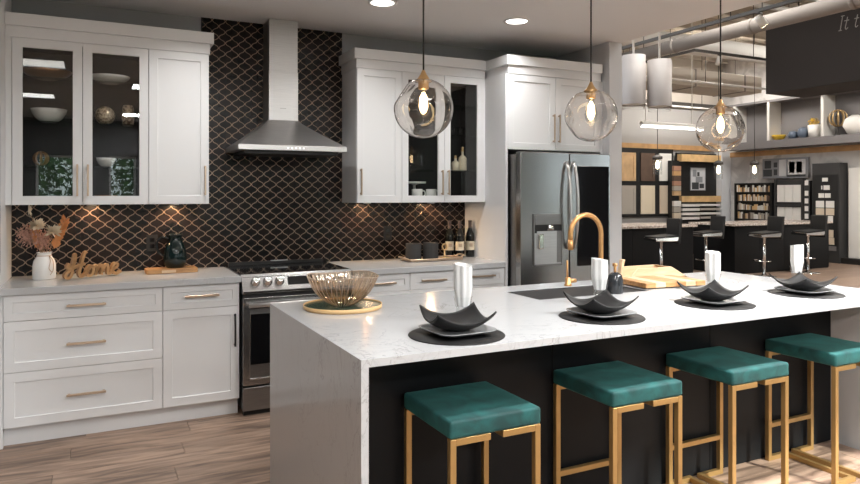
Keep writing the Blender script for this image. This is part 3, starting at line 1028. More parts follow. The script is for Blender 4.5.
# ================================================================ PENDANTS
def globe(r, seed):
    rr = random.Random(seed)
    dims = []
    for _ in range(9):
        d = Vector((rr.gauss(0, 1), rr.gauss(0, 1), rr.gauss(0, .8))).normalized()
        dims.append((d, rr.uniform(.3, .5), rr.uniform(.04, .11) * r))
    def fn(u, v):
        th = v * PI; ph = u * 2 * PI
        if th < .26: th = .26 + (th - .26) * .0
        d = Vector((math.sin(th) * math.cos(ph), math.sin(th) * math.sin(ph), math.cos(th)))
        q = r
        for c_, wd, am in dims:
            an = d.angle(c_)
            if an < wd * 1.6: q -= am * math.exp(-(an / wd) ** 4 * 1.6)
        return d * q
    n_, m_ = 64, 40
    b = B()
    def fn2(u, v): return fn(u, .083 + v * .9165)
    b.grid(fn2, n_, m_, True)
    return b


plabels = ['clear glass globe pendant nearest the range hood', 'clear glass globe pendant before the fridge, middle of three', 'clear glass globe pendant furthest right, before the showroom']
for k, (u, vc, wpx) in enumerate(((423.5, 108.5, 59), (591, 115.5, 53), (720.5, 129, 50))):
    x, y, z = ony(u, vc, 2.70)
    R_ = 0.132
    t = thing('pendant_lamp', plabels[k], 'pendant lamp', (x, y, z), 'glass globe pendants over the island')
    go = globe(R_, 11 + k).build('glass_globe', 'globe_glass', t, solid=0.0026)
    B().lathe([(0, R_ * 1.30), (.006, R_ * 1.30), (.009, R_ * 1.24), (.014, R_ * 1.16), (.026, R_ * 1.02), (.036, R_ * .955), (.037, R_ * .92), (.024, R_ * .915), (.024, R_ * .66), (.019, R_ * .64), (0, R_ * .64)], 24).build('cap', 'brass', t)
    B().tube([(0, 0, R_ * 1.29), (0, 0, CEIL - z - .012)], .0042, 8).build('cord', 'cord_black', t)
    B().lathe([(0, CEIL - z), (.06, CEIL - z), (.058, CEIL - z - .02), (.01, CEIL - z - .026), (0, CEIL - z - .026)], 24).build('canopy', 'brass', t)
    bu = B().lathe([(.013, R_ * .64), (.015, R_ * .52), (.026, R_ * .30), (.032, R_ * .06), (.028, -R_ * .14), (.016, -R_ * .26), (0, -R_ * .30)], 20).build('bulb', 'tumbler_glass', t)
    B().lathe([(.006, R_ * .55), (.018, R_ * .35), (.020, R_ * .05), (.012, -R_ * .12), (0, -R_ * .2)], 14).build('filament', 'bulb_glow', bu)

# ================================================================ STOOLS
def make_stool(x, label, first=None):
    W_, D_, tb = .382, .392, .024
    t = thing('bar_stool', label, 'stool', (x, 2.250 if x < 1.5 else 2.268, 0), 'teal velvet stools along the island')
    hw, hd, zt = W_ / 2, D_ / 2, .596
    inn = .026
    for s_ in (-1, 1):
        xo0, xo1 = sorted((s_ * hw, s_ * (hw - tb)))
        xi0, xi1 = sorted((s_ * inn, s_ * (inn + tb)))
        xr0, xr1 = sorted((s_ * inn, s_ * (hw - tb)))
        for y0, y1 in ((-hd, -hd + tb), (hd - tb, hd)):
            B().box(xo0, xo1, y0, y1, 0, zt).build('leg', 'gold_paint', t, bevel=.0012, seg=1)
            B().box(xr0, xr1, y0, y1, zt - tb, zt).build('top_rail', 'gold_paint', t, bevel=.0012, seg=1)
            B().box(xr0, xr1, y0, y1, 0, tb).build('base_rail', 'gold_paint', t, bevel=.0012, seg=1)
        B().box(xi0, xi1, -hd + tb, hd - tb, 0, tb).build('base_rail', 'gold_paint', t, bevel=.0012, seg=1)
        B().box(xi0, xi1, -hd + tb, hd - tb, zt - tb, zt).build('top_rail', 'gold_paint', t, bevel=.0012, seg=1)
    B().box(-hw + tb, hw - tb, hd - tb, hd, .18, .18 + tb).build('footrest', 'gold_paint', t, bevel=.0012, seg=1)
    # cushion: softly domed box
    b = B(); N_ = 14
    ch = .068
    def prof(sx, sy, top):
        x_ = (sx * 2 - 1); y_ = (sy * 2 - 1)
        e = (1 - abs(x_) ** 6) * (1 - abs(y_) ** 6)
        dome = .006 * (1 - x_ * x_) * (1 - y_ * y_)
        return (x_ * (hw + .002), y_ * (hd + .002), zt + (ch - .004 + dome if top else .0005))
    b.grid(lambda a_, c_: prof(a_, c_, True), N_, N_)
    b.grid(lambda a_, c_: prof(a_, c_, False), N_, N_)
    k0 = (N_ + 1) ** 2
    ring = [i for i in range(N_ + 1)] + [(j + 1) * (N_ + 1) + N_ for j in range(N_)] + [N_ * (N_ + 1) + i for i in range(N_ - 1, -1, -1)] + [j * (N_ + 1) for j in range(N_ - 1, 0, -1)]
    for i in range(len(ring)):
        a_, c_ = ring[i], ring[(i + 1) % len(ring)]
        b.f.append((a_, c_, c_ + k0, a_ + k0)); b.sm.append(True)
    o = b.build('cushion', 'velvet_teal', t, bevel=.011, seg=4)
    return t


for x, lb in ((1.296, 'teal velvet stool with gold frame nearest the waterfall end, leftmost of four'), (2.043, 'teal velvet stool with gold frame, second from the left'), (2.732, 'teal velvet stool with gold frame, third from the left'), (3.468, 'teal velvet stool with gold frame furthest right, beside the far waterfall end')):
    make_stool(x, lb)

# ================================================================ PLACE SETTINGS
MATS_XY = [(1.234, 2.245), (1.982, 2.290), (2.711, 2.316), (3.433, 2.335)]
where = ['nearest the waterfall edge', 'second from the left', 'third from the left', 'furthest right']


def rsq(half, rad, n_=6):
    pts = []
    for qx, qy, a0 in ((1, 1, 0), (-1, 1, 90), (-1, -1, 180), (1, -1, 270)):
        for i in range(n_ + 1):
            an = math.radians(a0 + 90 * i / n_)
            pts.append((qx * (half - rad) + rad * math.cos(an), qy * (half - rad) + rad * math.sin(an)))
    return pts


nap_px = [(463, 318, 263, 299), (600, 303, 258, 281), (713, 291, 251, 276), (797, 281, 244, 268)]
for k, (x, y) in enumerate(MATS_XY):
    tag(B().lathe([(0, 0), (.183, 0), (.185, .002), (.183, .004), (0, .004)], 48).build('placemat', 'black_matte', None, (x, y, CT)), 'round black placemat under the setting ' + where[k], 'placemat', 'black placemats on the island')
    # plate: rounded square with a raised rim
    rings = [(.070, .0), (.080, .004), (.112, .014), (.122, .020), (.123, .023), (.118, .022), (.085, .010), (.06, .009)]
    b = B(); vs, fs = [], []
    npt = 28
    for h_, z in rings:
        vs += [(px, py, z) for px, py in rsq(h_, h_ * .42)]
    npt = len(vs) // len(rings)
    for j in range(len(rings) - 1):
        for i in range(npt):
            i2 = (i + 1) % npt
            fs.append((j * npt + i, j * npt + i2, (j + 1) * npt + i2, (j + 1) * npt + i))
    fs += [tuple(range(npt - 1, -1, -1)), tuple((len(rings) - 1) * npt + i for i in range(npt))]
    b.add(vs, fs, True)
    tag(b.build('plate', 'grey_plate', None, (x + .008, y + .01, CT + .004), 0.05), 'grey rounded-square plate in the setting ' + where[k], 'plate', 'grey plates on the island')
    # square black bowl with upswept corners
    def bw(a_, c_):
        sx, sy = a_ * 2 - 1, c_ * 2 - 1
        rr_ = (sx * sx + sy * sy) / 2
        z = .082 * rr_ ** 1.05
        return (sx * .118 * (1 - .03 * sy * sy), sy * .118 * (1 - .03 * sx * sx), z)
    b = B().grid(bw, 20, 20)
    o = b.build('bowl', 'black_matte', None, (x + .018, y + .03, CT + .017), (-.16, -.10, -.16, -.08)[k], solid=.006)
    o.modifiers['solid'].offset = 1
    tag(o, 'square black bowl with upswept corners in the setting ' + where[k], 'bowl', 'black bowls on the island')
    u, v0, vt, vg = nap_px[k]
    gx, gy, _ = onz(u, v0, CT)
    zt = ony(u, vt, gy)[2]; zg = ony(u, vg, gy)[2]
    gh = zg - CT + .012
    tag(B().lathe([(0, .0), (.026, .0), (.032, gh * .5), (.042, gh)], 28).build('tumbler', 'tumbler_glass', None, (gx, gy, CT)), 'clear glass tumbler holding a napkin, behind the setting ' + where[k], 'glass', 'tumblers on the island')
    rr = random.Random(40 + k)
    ph0 = rr.uniform(0, 6)
    hh = zt - CT - .016
    nz0 = gh * .55
    def nf(a_, c_):
        an = a_ * 2 * PI
        tri = abs(((a_ * 7 + .3) % 1) - .5) * 2
        r_ = (.026 + .012 * min(1, c_ * 2.5)) * (0.84 + .22 * tri + .05 * math.sin(an * 2 + ph0))
        z = nz0 + c_ * (hh + .016 - nz0) * (1 - .035 * (1 + math.sin(an + ph0)) * (1 if c_ > .9 else 0))
        return (r_ * math.cos(an), r_ * math.sin(an), z)
    b = B().grid(nf, 42, 10, True)
    b.grid(lambda a_, c_: (nf(a_, 1)[0] * (1 - c_ * .8), nf(a_, 1)[1] * (1 - c_ * .8), nf(a_, 1)[2] - .03 * c_), 42, 4, True)
    tag(b.build('napkin', 'cloth_white', None, (gx, gy, CT)), 'white folded napkin standing in the tumbler ' + where[k], 'napkin', 'white napkins on the island')

# ================================================================ ISLAND OBJECTS
tx, ty, _ = (1.048, 3.02, 0)
t = thing('tray', 'round dark green tray with gold rim on the island corner', 'tray', (tx, ty, CT))
B().lathe([(0, 0), (.178, 0), (.184, .004), (.185, .021), (.1825, .021), (.1815, .014)], 56).build('rim', 'pine', t)
B().lathe([(.1815, .0145), (.15, .013), (0, .013)], 56).build('base', 'tray_green', t)
t = thing('decorative_bowl', 'ribbed amber glass bowl standing on the green tray', 'bowl', (tx, ty, CT + .013))
prof = [(.0, .0), (.035, .0), (.06, .008), (.10, .035), (.135, .075), (.156, .115), (.166, .140)]
cp_ = catmull([(r_, 0, z) for r_, z in prof], 3)
def rb(a_, c_):
    q = c_ * (len(cp_) - 1); i = min(int(q), len(cp_) - 2); f_ = q - i
    r_ = cp_[i].x + (cp_[i + 1].x - cp_[i].x) * f_; z = cp_[i].z + (cp_[i + 1].z - cp_[i].z) * f_
    r_ *= 1 + .012 * math.sin(a_ * 2 * PI * 36)
    z += (.006 * math.sin(a_ * 2 * PI * 3) if c_ > .98 else 0)
    return (r_ * math.cos(a_ * 2 * PI), r_ * math.sin(a_ * 2 * PI), z)
b = B().grid(rb, 144, 18, True)
b.build('body', 'amber_glass', t)
rbz = B()
for k in range(36):
    an = 2 * PI * k / 36
    rbz.tube([(q.x * math.cos(an + .25 * i / len(cp_)) * 1.01, q.x * math.sin(an + .25 * i / len(cp_)) * 1.01, q.z) for i, q in enumerate(cp_) if q.x > .03], .0016, 5)
rbz.build('gold_ribs', 'champagne', t)
B().tube([(.166 * math.cos(a_ * 2 * PI / 60), .166 * math.sin(a_ * 2 * PI / 60), .140 + .006 * math.sin(a_ * 2 * PI / 60 * 3)) for a_ in range(60)], .002, 6, True).build('rim', 'champagne', t)

# faucet
fx, fy, _ = onz(601, 285.5, CT)
fy = 3.19; fx = ony(601, 270, fy)[0]
sx_ = ony(570.5, 240, fy)[0]; ztop = ony(586, 212.5, fy)[2]; zend = ony(569, 250, fy)[2]
t = thing('faucet', 'brushed gold gooseneck kitchen faucet behind the sink', 'faucet', (fx, fy, CT))
rr_ = (fx - sx_) / 2; zc = ztop - CT - rr_ - .014
pts = [(0, 0, 0), (0, 0, zc * .5), (0, 0, zc)]
for i in range(1, 17):
    an = PI * i / 16
    pts.append((-rr_ + rr_ * math.cos(an), 0, zc + rr_ * math.sin(an)))
pts.append((-2 * rr_, 0, zc - .03))
B().tube(pts, .0145, 14).build('spout', 'faucet_gold', t)
B().tube([(-2 * rr_, 0, zc - .03), (-2 * rr_, 0, zend - CT)], .0165, 14).build('spray_head', 'faucet_gold', t)
B().lathe([(0, 0), (.028, 0), (.028, .008), (.020, .014), (.018, .05), (0, .05)], 20).build('base', 'faucet_gold', t)
hx_, hy_, _ = onz(567, 291, CT); hy_ = 3.155; hx_ = ony(568, 290, hy_)[0]
ox, oy = hx_ - fx, hy_ - fy
vb = B().lathe([(0, 0), (.022, 0), (.022, .01), (.017, .014), (.017, .045), (.012, .05), (0, .05)], 20, (ox, oy, 0)).build('valve_body', 'faucet_gold', t)
B().tube([(ox - .004, oy, .045), (ox - .006, oy, .15)], .0055, 10).build('lever', 'faucet_gold', vb)
B().tube([(ox, oy, .028), (ox + .055, oy, .028)], .012, 12).build('valve_stub', 'faucet_gold', vb)
# soap dispenser
gx, gy, _ = onz(615, 293, CT)
t = thing('soap_dispenser', 'dark grey soap bottle with gold pump beside the sink', 'soap dispenser', (gx, gy, CT))
B().lathe([(0, 0), (.043, 0), (.045, .004), (.044, .07), (.036, .098), (.018, .112), (.013, .114), (0, .114)], 28).build('bottle', 'soap_grey', t)
B().tube([(0, 0, .112), (0, 0, .150)], .008, 10).tube([(0, 0, .158), (-.005, -.01, .160), (-.024, -.03, .152)], .006, 8).lathe([(0, .146), (.014, .146), (.014, .162), (0, .162)], 14).build('pump', 'faucet_gold', t)
# boards
def slab(name, m_, label, x, y, w_, d_, h_, rz, z=CT, rad=.012):
    o = B().prism(rsqr(w_ / 2, d_ / 2, rad), 'z', 0, h_).build(name, m_, None, (x, y, z), rz, bevel=.003)
    return o
def rsqr(hx, hy, rad, n_=4):
    pts = []
    for qx, qy, a0 in ((1, 1, 0), (-1, 1, 90), (-1, -1, 180), (1, -1, 270)):
        for i in range(n_ + 1):
            an = math.radians(a0 + 90 * i / n_)
            pts.append((qx * (hx - rad) + rad * math.cos(an), qy * (hy - rad) + rad * math.sin(an)))
    return pts
cb = thing('cutting_board', 'thick striped oak cutting board lying on the island', 'cutting board', (3.00, 2.955, CT), rotz=-.12)
for i in range(6):
    B().box(-.21 + i * .07, -.21 + (i + 1) * .07 - .001, -.145, .145, .006, .034).build('strip', 'board_pale' if i in (1, 4) else 'board_oak', cb, bevel=.002, seg=1)
for q in ((-.17, -.11), (.17, -.11), (-.17, .11), (.17, .11)):
    B().cyl(.012, 0, .006, 12, (q[0], q[1], 0)).build('foot', 'black', cb)
# pale wooden bread tray with sloping sides behind the board
bx0 = ony(619, 270, 3.2)[0]; bx1 = ony(681, 270, 3.2)[0]
t = thing('bread_tray', 'pale wooden bread tray with sloping ends behind the cutting board', 'tray', ((bx0 + bx1) / 2, 3.215, CT))
hw = (bx1 - bx0) / 2
B().box(-hw + .01, hw - .01, -.075, .075, 0, .010).build('base', 'board_pale', t)
for yy in (-.075, .065):
    B().prism([(-hw, 0), (hw, 0), (hw * .45, .075), (-hw * .62, .075)], 'y', yy, yy + .010).build('side', 'board_pale', t, bevel=.002)
B().prism([(-hw, 0), (-hw + .012, 0), (-hw * .86 + .012, .13), (-hw * .90, .13)], 'y', -.02, .012).build('handle', 'board_pale', t, bevel=.004)
B().prism([(hw, 0), (hw - .012, 0), (hw * .45 - .012, .075), (hw * .45, .075)], 'y', -.065, .065).build('end', 'board_pale', t)
# ================================================================ WORKTOP OBJECTS
# vase with dried flowers
vx, vy = -0.288, 4.90
t = thing('vase', 'white bottle-shaped vase with twine at the left worktop end', 'vase', (vx, vy, CT))
B().lathe([(0, 0), (.062, 0), (.066, .006), (.066, .085), (.060, .115), (.046, .138), (.040, .150), (.042, .166), (.046, .170), (.040, .170), (.036, .150), (.036, .02), (0, .018)], 32).build('body', 'ceramic', t)
tw = B().tube([(.0425 * math.cos(i * PI / 12), .0425 * math.sin(i * PI / 12), .148) for i in range(24)], .0022, 6, True)
tw.tube(catmull([(.028, -.034, .148), (.050, -.048, .120), (.052, -.052, .060), (.036, -.060, .030)]), .0018, 6)
tw.tube(catmull([(.028, -.034, .148), (.036, -.050, .115), (.030, -.062, .070), (.046, -.054, .045)]), .0018, 6)
tw.build('twine', 'twine', t)
def flower(label, du, dv, kind, lean, seed):
    rr = random.Random(seed)
    hx, hy, hz = ony(du, dv, vy + lean)
    hx -= vx; hy -= vy; hz -= CT
    f_ = thing('dried_flower', label, 'dried flower', (vx, vy, CT), 'dried flowers in the white vase')
    B().tube(catmull([(hx * .12, hy * .1, .03), (hx * .22, hy * .25, .165), (hx * .6, hy * .6, hz * .8), (hx, hy, hz)], 4), .0022, 6).build('stem', 'stem_dry', f_)
    b = B()
    if kind == 'ball':
        for i in range(110):
            d = Vector((rr.gauss(0, 1), rr.gauss(0, 1), rr.gauss(0, 1))).normalized()
            if d.z < -.6: continue
            s_ = d.cross(Vector((.3, .5, .8))).normalized(); q = d.cross(s_)
            c0 = Vector((hx, hy, hz)); L = rr.uniform(.035, .062)
            b.add([c0 + d * .006, c0 + d * L * .6 + s_ * .011, c0 + d * L, c0 + d * L * .6 - s_ * .011 + q * .002], [(0, 1, 2), (0, 2, 3)])
        m_ = 'petal_cream'
    elif kind == 'bud':
        c0 = Vector((hx, hy, hz))
        for i in range(14):
            an = i * 2.4; zz = -.02 + i * .004
            b.add([c0 + Vector((0, 0, zz)), c0 + Vector((.012 * math.cos(an), .012 * math.sin(an), zz + .014)), c0 + Vector((-.006, 0, zz + .045)), c0 + Vector((.012 * math.cos(an + 1.2), .012 * math.sin(an + 1.2), zz + .014))], [(0, 1, 2, 3)])
        m_ = 'petal_cream'
    elif kind == 'fan':
        c0 = Vector((hx * .35, hy * .35, .165)); e = Vector((hx, hy, hz))
        ax = (e - c0)
        for i in range(110):
            q = rr.uniform(.15, 1.0); base = c0 + ax * q
            sd = 1 if i % 2 else -1
            side = Vector((ax.z, 0, -ax.x)).normalized() * sd
            tip = base + side * rr.uniform(.012, .028) + ax.normalized() * .022 + Vector((0, rr.uniform(-.02, .02), 0))
            wd = ax.normalized() * .008
            b.add([base - wd, base + wd, tip + wd * .8, tip - wd * .8], [(0, 1, 2, 3)])
        m_ = 'petal_orange'
    else:
        c0 = Vector((hx, hy, hz))
        for i in range(320):
            d = Vector((rr.gauss(0, .022), rr.gauss(0, .02), rr.gauss(-.025, .028)))
            b.add([c0 + d, c0 + d + Vector((rr.uniform(-.014, .014), rr.uniform(-.01, .01), .014)), c0 + d + Vector((rr.uniform(-.014, .014), rr.uniform(-.012, .012), -.006))], [(0, 1, 2)])
        m_ = 'petal_pink'
    b.build('flower_head', m_, f_, fix=False)['kind'] = 'stuff'
flower('cream dried flower head leaning left in the vase', 37, 226, 'ball', -.02, 1)
flower('cream dried flower head in the middle of the bouquet', 53, 232, 'ball', -.03, 2)
flower('tall pointed cream bud above the bouquet', 30, 214, 'bud', .0, 3)
flower('pink dried grass tuft in the middle of the vase', 43, 238, 'tuft', .01, 4)
flower('pink dried grass tuft at the left of the vase', 27, 232, 'tuft', .02, 5)
flower('orange dried fern leaf leaning right in the vase', 66, 219, 'fan', -.01, 6)
flower('orange dried fern leaf nearest the middle', 34, 228, 'fan', .045, 7)

# script sign
def stroke(b, pts2, w_, d_):
    P_ = catmull([(x, 0, z) for x, z in pts2], 7)
    vs, fs = [], []
    for i, q in enumerate(P_):
        t_ = (P_[min(i + 1, len(P_) - 1)] - P_[max(i - 1, 0)]).normalized()
        nn = Vector((-t_.z, 0, t_.x)) * w_ / 2
        vs += [q + nn + Vector((0, -d_ / 2, 0)), q - nn + Vector((0, -d_ / 2, 0)), q - nn + Vector((0, d_ / 2, 0)), q + nn + Vector((0, d_ / 2, 0))]
    for i in range(len(P_) - 1):
        for k in range(4):
            m_ = (k + 1) % 4
            fs.append((i * 4 + k, i * 4 + m_, i * 4 + 4 + m_, i * 4 + 4 + k))
    e = (len(P_) - 1) * 4
    fs += [(0, 1, 2, 3), (e + 3, e + 2, e + 1, e)]
    b.add(vs, fs)
hxy = (-0.165, 4.765); hrz = math.atan2(0.15, 0.31)
HS = .155
b = B()
for st in ([(.10, .62), (.02, .50), (.10, .42), (.30, .60), (.36, .98), (.26, .60), (.20, .20), (.08, .04), (-.06, .08), (-.04, .22), (.20, .38), (.50, .50)],
           [(.86, 1.06), (.74, .96), (.62, .58), (.52, .20), (.60, .05), (.76, .12)],
           [(.34, .44), (.56, .52), (.78, .56)],
           [(.76, .12), (.90, .30), (1.02, .50), (.92, .44), (.84, .24), (.92, .07), (1.08, .12), (1.14, .36), (1.02, .50), (1.16, .46), (1.32, .50)],
           [(1.32, .50), (1.30, .26), (1.24, .06)], [(1.26, .16), (1.38, .42), (1.52, .50), (1.54, .30), (1.50, .06)], [(1.52, .16), (1.64, .42), (1.78, .50), (1.80, .28), (1.80, .10), (1.92, .08)],
           [(1.92, .08), (2.02, .24), (2.20, .34), (2.26, .48), (2.12, .52), (2.02, .34), (2.06, .12), (2.22, .05), (2.42, .16)]):
    stroke(b, [(x * HS * .92, z * HS * (1 if st[0][0] < .9 and st[0][1] > .3 else .92) + .002) for x, z in st], .0165, .028)
o = b.build('home_sign', 'sign_wood', None, (hxy[0] + .005, hxy[1], CT + .0045), hrz)
tag(o, 'wooden script sign reading Home on the left worktop', 'sign')
# jug on its board
cb = thing('serving_board', 'small oak serving board under the green jug', 'serving board', (0.470, 4.93, CT), rotz=.03)
B().prism(rsqr(.165, .085, .02), 'z', 0, .030).build('slab', 'board_oak', cb, bevel=.003)
B().box(-.07, .02, -.0855, -.083, .006, .024).build('inlay', 'board_pale', cb)
t = thing('jug', 'dark green glazed jug with looped handle on the serving board', 'jug', (0.497, 4.945, CT + .03))
B().lathe([(r_ * 1.12, z * 1.3) for r_, z in [(0, 0), (.050, 0), (.064, .02), (.070, .055), (.064, .095), (.048, .128), (.036, .150), (.040, .172), (.044, .178), (.038, .176), (.032, .150), (0, .140)]], 30).build('body', 'jug_green', t)
B().tube(catmull([(-.040, 0, .200), (-.085, 0, .212), (-.120, 0, .175), (-.108, 0, .11), (-.070, 0, .075)], 5), .010, 8).build('handle', 'black_gloss', t)
# outlets
for lb, u, v in (('black power outlet on the tiles beside the green jug', 152, 243), ('black power outlet on the tiles above the right worktop', 387.5, 233)):
    x, _, z = ony(u, v, TY)
    t = thing('power_outlet', lb, 'outlet', (x, TY, z), 'outlets in the backsplash')
    B().box(-.037, .037, -.005, 0, -.058, .058).build('cover_plate', 'black', t, bevel=.002)
    for q in (-.022, .022): B().box(-.016, .016, -.007, -.005, q - .014, q + .014).build('socket', 'black_gloss', t, bevel=.003)
# wine bottles
for k, (u, lb) in enumerate(((449.5, 'dark wine bottle with cream label, nearest the copper tray'), (459.6, 'dark wine bottle with cream label between two others'), (470, 'dark wine bottle with cream label nearest the fridge panel'))):
    y = (5.03, 4.98, 4.985)[k]; x = ony(u, 255, y)[0]
    t = thing('wine_bottle', lb, 'bottle', (x, y, CT), 'wine bottles on the right worktop')
    B().lathe([(0, .004), (.030, 0), (.0375, .004), (.0375, .175), (.034, .200), (.018, .232), (.0145, .250), (.0145, .262)], 28).build('body', 'bottle_dark', t)
    B().lathe([(.0150, .248), (.0152, .300), (.0165, .302), (.0165, .310), (.0145, .312), (0, .312)], 20).build('foil_cap', 'foil', t)
    B().grid(lambda a_, c_: (.0379 * math.cos(-PI / 2 - .3 + (a_ - .5) * 2.7), .0379 * math.sin(-PI / 2 - .3 + (a_ - .5) * 2.7), .062 + c_ * .075), 16, 1).build('label', 'label_cream', t)
    B().grid(lambda a_, c_: (.0382 * math.cos(-PI / 2 - .3 + (a_ - .5) * .8), .0382 * math.sin(-PI / 2 - .3 + (a_ - .5) * .8), .090 + c_ * .028), 8, 1).build('label_emblem', 'champagne', t)
# copper tray with two black canisters and a gold figure
t = thing('tray', 'copper serving tray with raised handles on the right worktop', 'tray', (2.45, 4.87, CT))
B().prism(rsqr(.24, .095, .02), 'z', .004, .012).build('base', 'champagne', t, bevel=.002)
b = B()
P_ = rsqr(.24, .095, .02)
b.tube([(x, y, .018) for x, y in P_], .006, 6, True).build('rim', 'champagne', t)
for s_ in (-1, 1):
    B().tube(catmull([(s_ * .235, -.05, .02), (s_ * .27, -.045, .035), (s_ * .275, .045, .035), (s_ * .235, .05, .02)], 5), .006, 8).build('handle', 'champagne', t)
    B().box(s_ * .18 - .03, s_ * .18 + .03, -.06, .06, 0, .004).build('foot', 'champagne', t)
for k, (u, lb) in enumerate(((413.5, 'black ribbed canister on the copper tray, nearer the range'), (430.5, 'black ribbed canister in the middle of the copper tray'))):
    y = 4.88; x = ony(u, 250, y)[0]
    b = B().grid(lambda a_, c_: ((.062 + .0012 * math.sin(a_ * 2 * PI * 30)) * math.cos(a_ * 2 * PI), (.062 + .0012 * math.sin(a_ * 2 * PI * 30)) * math.sin(a_ * 2 * PI), c_ * .13), 120, 1, True)
    t = thing('canister', lb, 'canister', (x, y, CT + .012), 'black canisters on the copper tray')
    b.build('body', 'charcoal', t)
    B().lathe([(0, 0), (.061, 0)], 30).lathe([(.061, .13), (.054, .132), (.052, .124), (0, .124)], 30).build('lid', 'black_matte', t)
x, y = ony(444.5, 250, 4.88)[0], 4.88
t = thing('ring_ornament', 'small gold ring ornament on a stem beside the canisters', 'ornament', (x, y, CT + .012))
B().lathe([(0, 0), (.045, 0), (.045, .006), (.008, .010), (.006, .07), (0, .07)], 20).build('foot', 'gold_leaf', t)
B().tube([(.020 * math.cos(i * PI / 12), 0, .092 + .024 * math.sin(i * PI / 12)) for i in range(24)], .0065, 8, True).build('ring', 'gold_leaf', t)

# ================================================================ CROCKERY BEHIND THE GLASS DOORS
def vessel(name, m_, label, cat, x, z, prof, y=4.96, group=None, seg=30, solid=0):
    return tag(B().lathe(prof, seg).build(name, m_, None, (x, y, z), solid=solid), label, cat, group)
def bowlprof(r, h_, foot=.4):
    return [(0, 0), (r * foot, 0), (r * .72, h_ * .3), (r * .93, h_ * .7), (r, h_), (r * .975, h_), (r * .9, h_ * .72), (r * .68, h_ * .34), (0, h_ * .12)]
ZB = UZ0 + .0201
q = lambda u, v: ony(u, v, 4.96)
vessel('serving_bowl', 'bronze', 'wide bronze bowl on the top shelf of the left glass cabinet', 'bowl', q(47, 74)[0], zL1, bowlprof(.145, .055))
vessel('bowl', 'ceramic', 'white bowl on the second shelf behind the leftmost glass door', 'bowl', q(49, 115)[0], zL2, bowlprof(.105, .085))
t = thing('knot_ornament', 'bronze wire knot ornament behind the leftmost glass door', 'ornament', (q(41, 158)[0], 4.96, zL3))
for k in range(4):
    a0 = k * PI / 4
    B().tube([(.042 * math.cos(a_ * PI / 10) * math.cos(a0), .042 * math.cos(a_ * PI / 10) * math.sin(a0), .048 + .042 * math.sin(a_ * PI / 10)) for a_ in range(20)], .006, 6, True).build('ring', 'bronze', t)
vessel('platter', 'ceramic', 'white platter on the cabinet floor behind the leftmost glass door', 'plate', q(47, 190)[0], ZB, bowlprof(.14, .03))
vessel('platter', 'ceramic', 'shallow white dish on the top shelf behind the second glass door', 'dish', q(110, 80)[0], zL1, bowlprof(.125, .048))
rr_ = .062
tag(B().lathe([(rr_ * math.sin(PI * i / 16), rr_ - rr_ * math.cos(PI * i / 16)) for i in range(17)], 28).build('decor_ball', 'mosaic_gold', None, (q(105, 110)[0], 4.96, zL2)), 'gold mosaic ball beside the mosaic vase in the glass cabinet', 'ornament')
vessel('mosaic_vase', 'mosaic_gold', 'gold mosaic cylinder vase beside the ball in the glass cabinet', 'vase', q(128, 110)[0], zL2, [(0, 0), (.034, 0), (.04, .05), (.036, .12), (.028, .138), (.024, .138), (.03, .1), (0, .02)])
vessel('bowl', 'ceramic', 'small white bowl on the third shelf behind the second glass door', 'bowl', q(106, 160)[0], zL3, bowlprof(.06, .06))
vessel('wooden_bowl', 'wood_bowl', 'brown wooden bowl on the cabinet floor behind the second glass door', 'bowl', q(106, 192)[0], ZB, bowlprof(.07, .04))
for k, u in enumerate((414, 428)):
    t = thing('mug', ['white mug in the right glass cabinet, nearer the hood', 'white mug in the right glass cabinet, nearer the door handles'][k], 'mug', (q(u, 190)[0], 4.90, ZB), 'mugs in the right glass cabinet')
    B().lathe([(0, 0), (.040, 0), (.043, .006), (.044, .088), (.041, .088), (.040, .012), (0, .01)], 26).build('body', 'ceramic', t)
    B().tube(catmull([(.042, 0, .074), (.066, 0, .070), (.070, 0, .040), (.042, 0, .018)], 5), .005, 8).build('handle', 'ceramic', t)
t = thing('cake_stand', 'white pedestal dish behind the mugs in the glass cabinet', 'dish', (q(418, 180)[0], 5.03, ZB))
B().lathe([(0, 0), (.045, 0), (.012, .02), (.010, .12), (.03, .13), (.095, .135), (.098, .15), (.09, .146), (0, .14)], 28).build('body', 'ceramic', t)
for k, (u, h_) in enumerate(((455.5, .105), (462.5, .165))):
    x = ony(u, 165, 4.98)[0]
    t = thing('bottle', ['short cream bottle on the third shelf of the right glass cabinet', 'tall cream bottle with stopper on the third shelf of the right glass cabinet'][k], 'bottle', (x, 4.98, zR3))
    B().lathe([(0, 0), (.034, 0), (.036, .004), (.036, h_ * .62), (.030, h_ * .72), (.011, h_ * .82), (.011, h_)], 20).build('body', 'label_cream', t)
    B().lathe([(.013, h_), (.015, h_ * 1.05), (.008, h_ * 1.1), (.013, h_ * 1.2), (0, h_ * 1.26)], 14).build('stopper', 'brass', t)
vessel('plate', 'ceramic', 'small white dish on the floor of the right glass cabinet', 'plate', ony(459, 193, 4.93)[0], ZB, bowlprof(.085, .022), 4.93)
for k, u in enumerate((453, 461, 468)):
    vessel('tumbler', 'tumbler_glass', 'clear tumbler on the upper shelf of the right glass cabinet, ' + ['left of three', 'middle of three', 'right of three'][k], 'glass', q(u, 132)[0], zR2, [(0, 0), (.028, 0), (.033, .08), (.031, .08), (.026, .006), (0, .006)], 4.97, 'tumblers in the right cabinet')

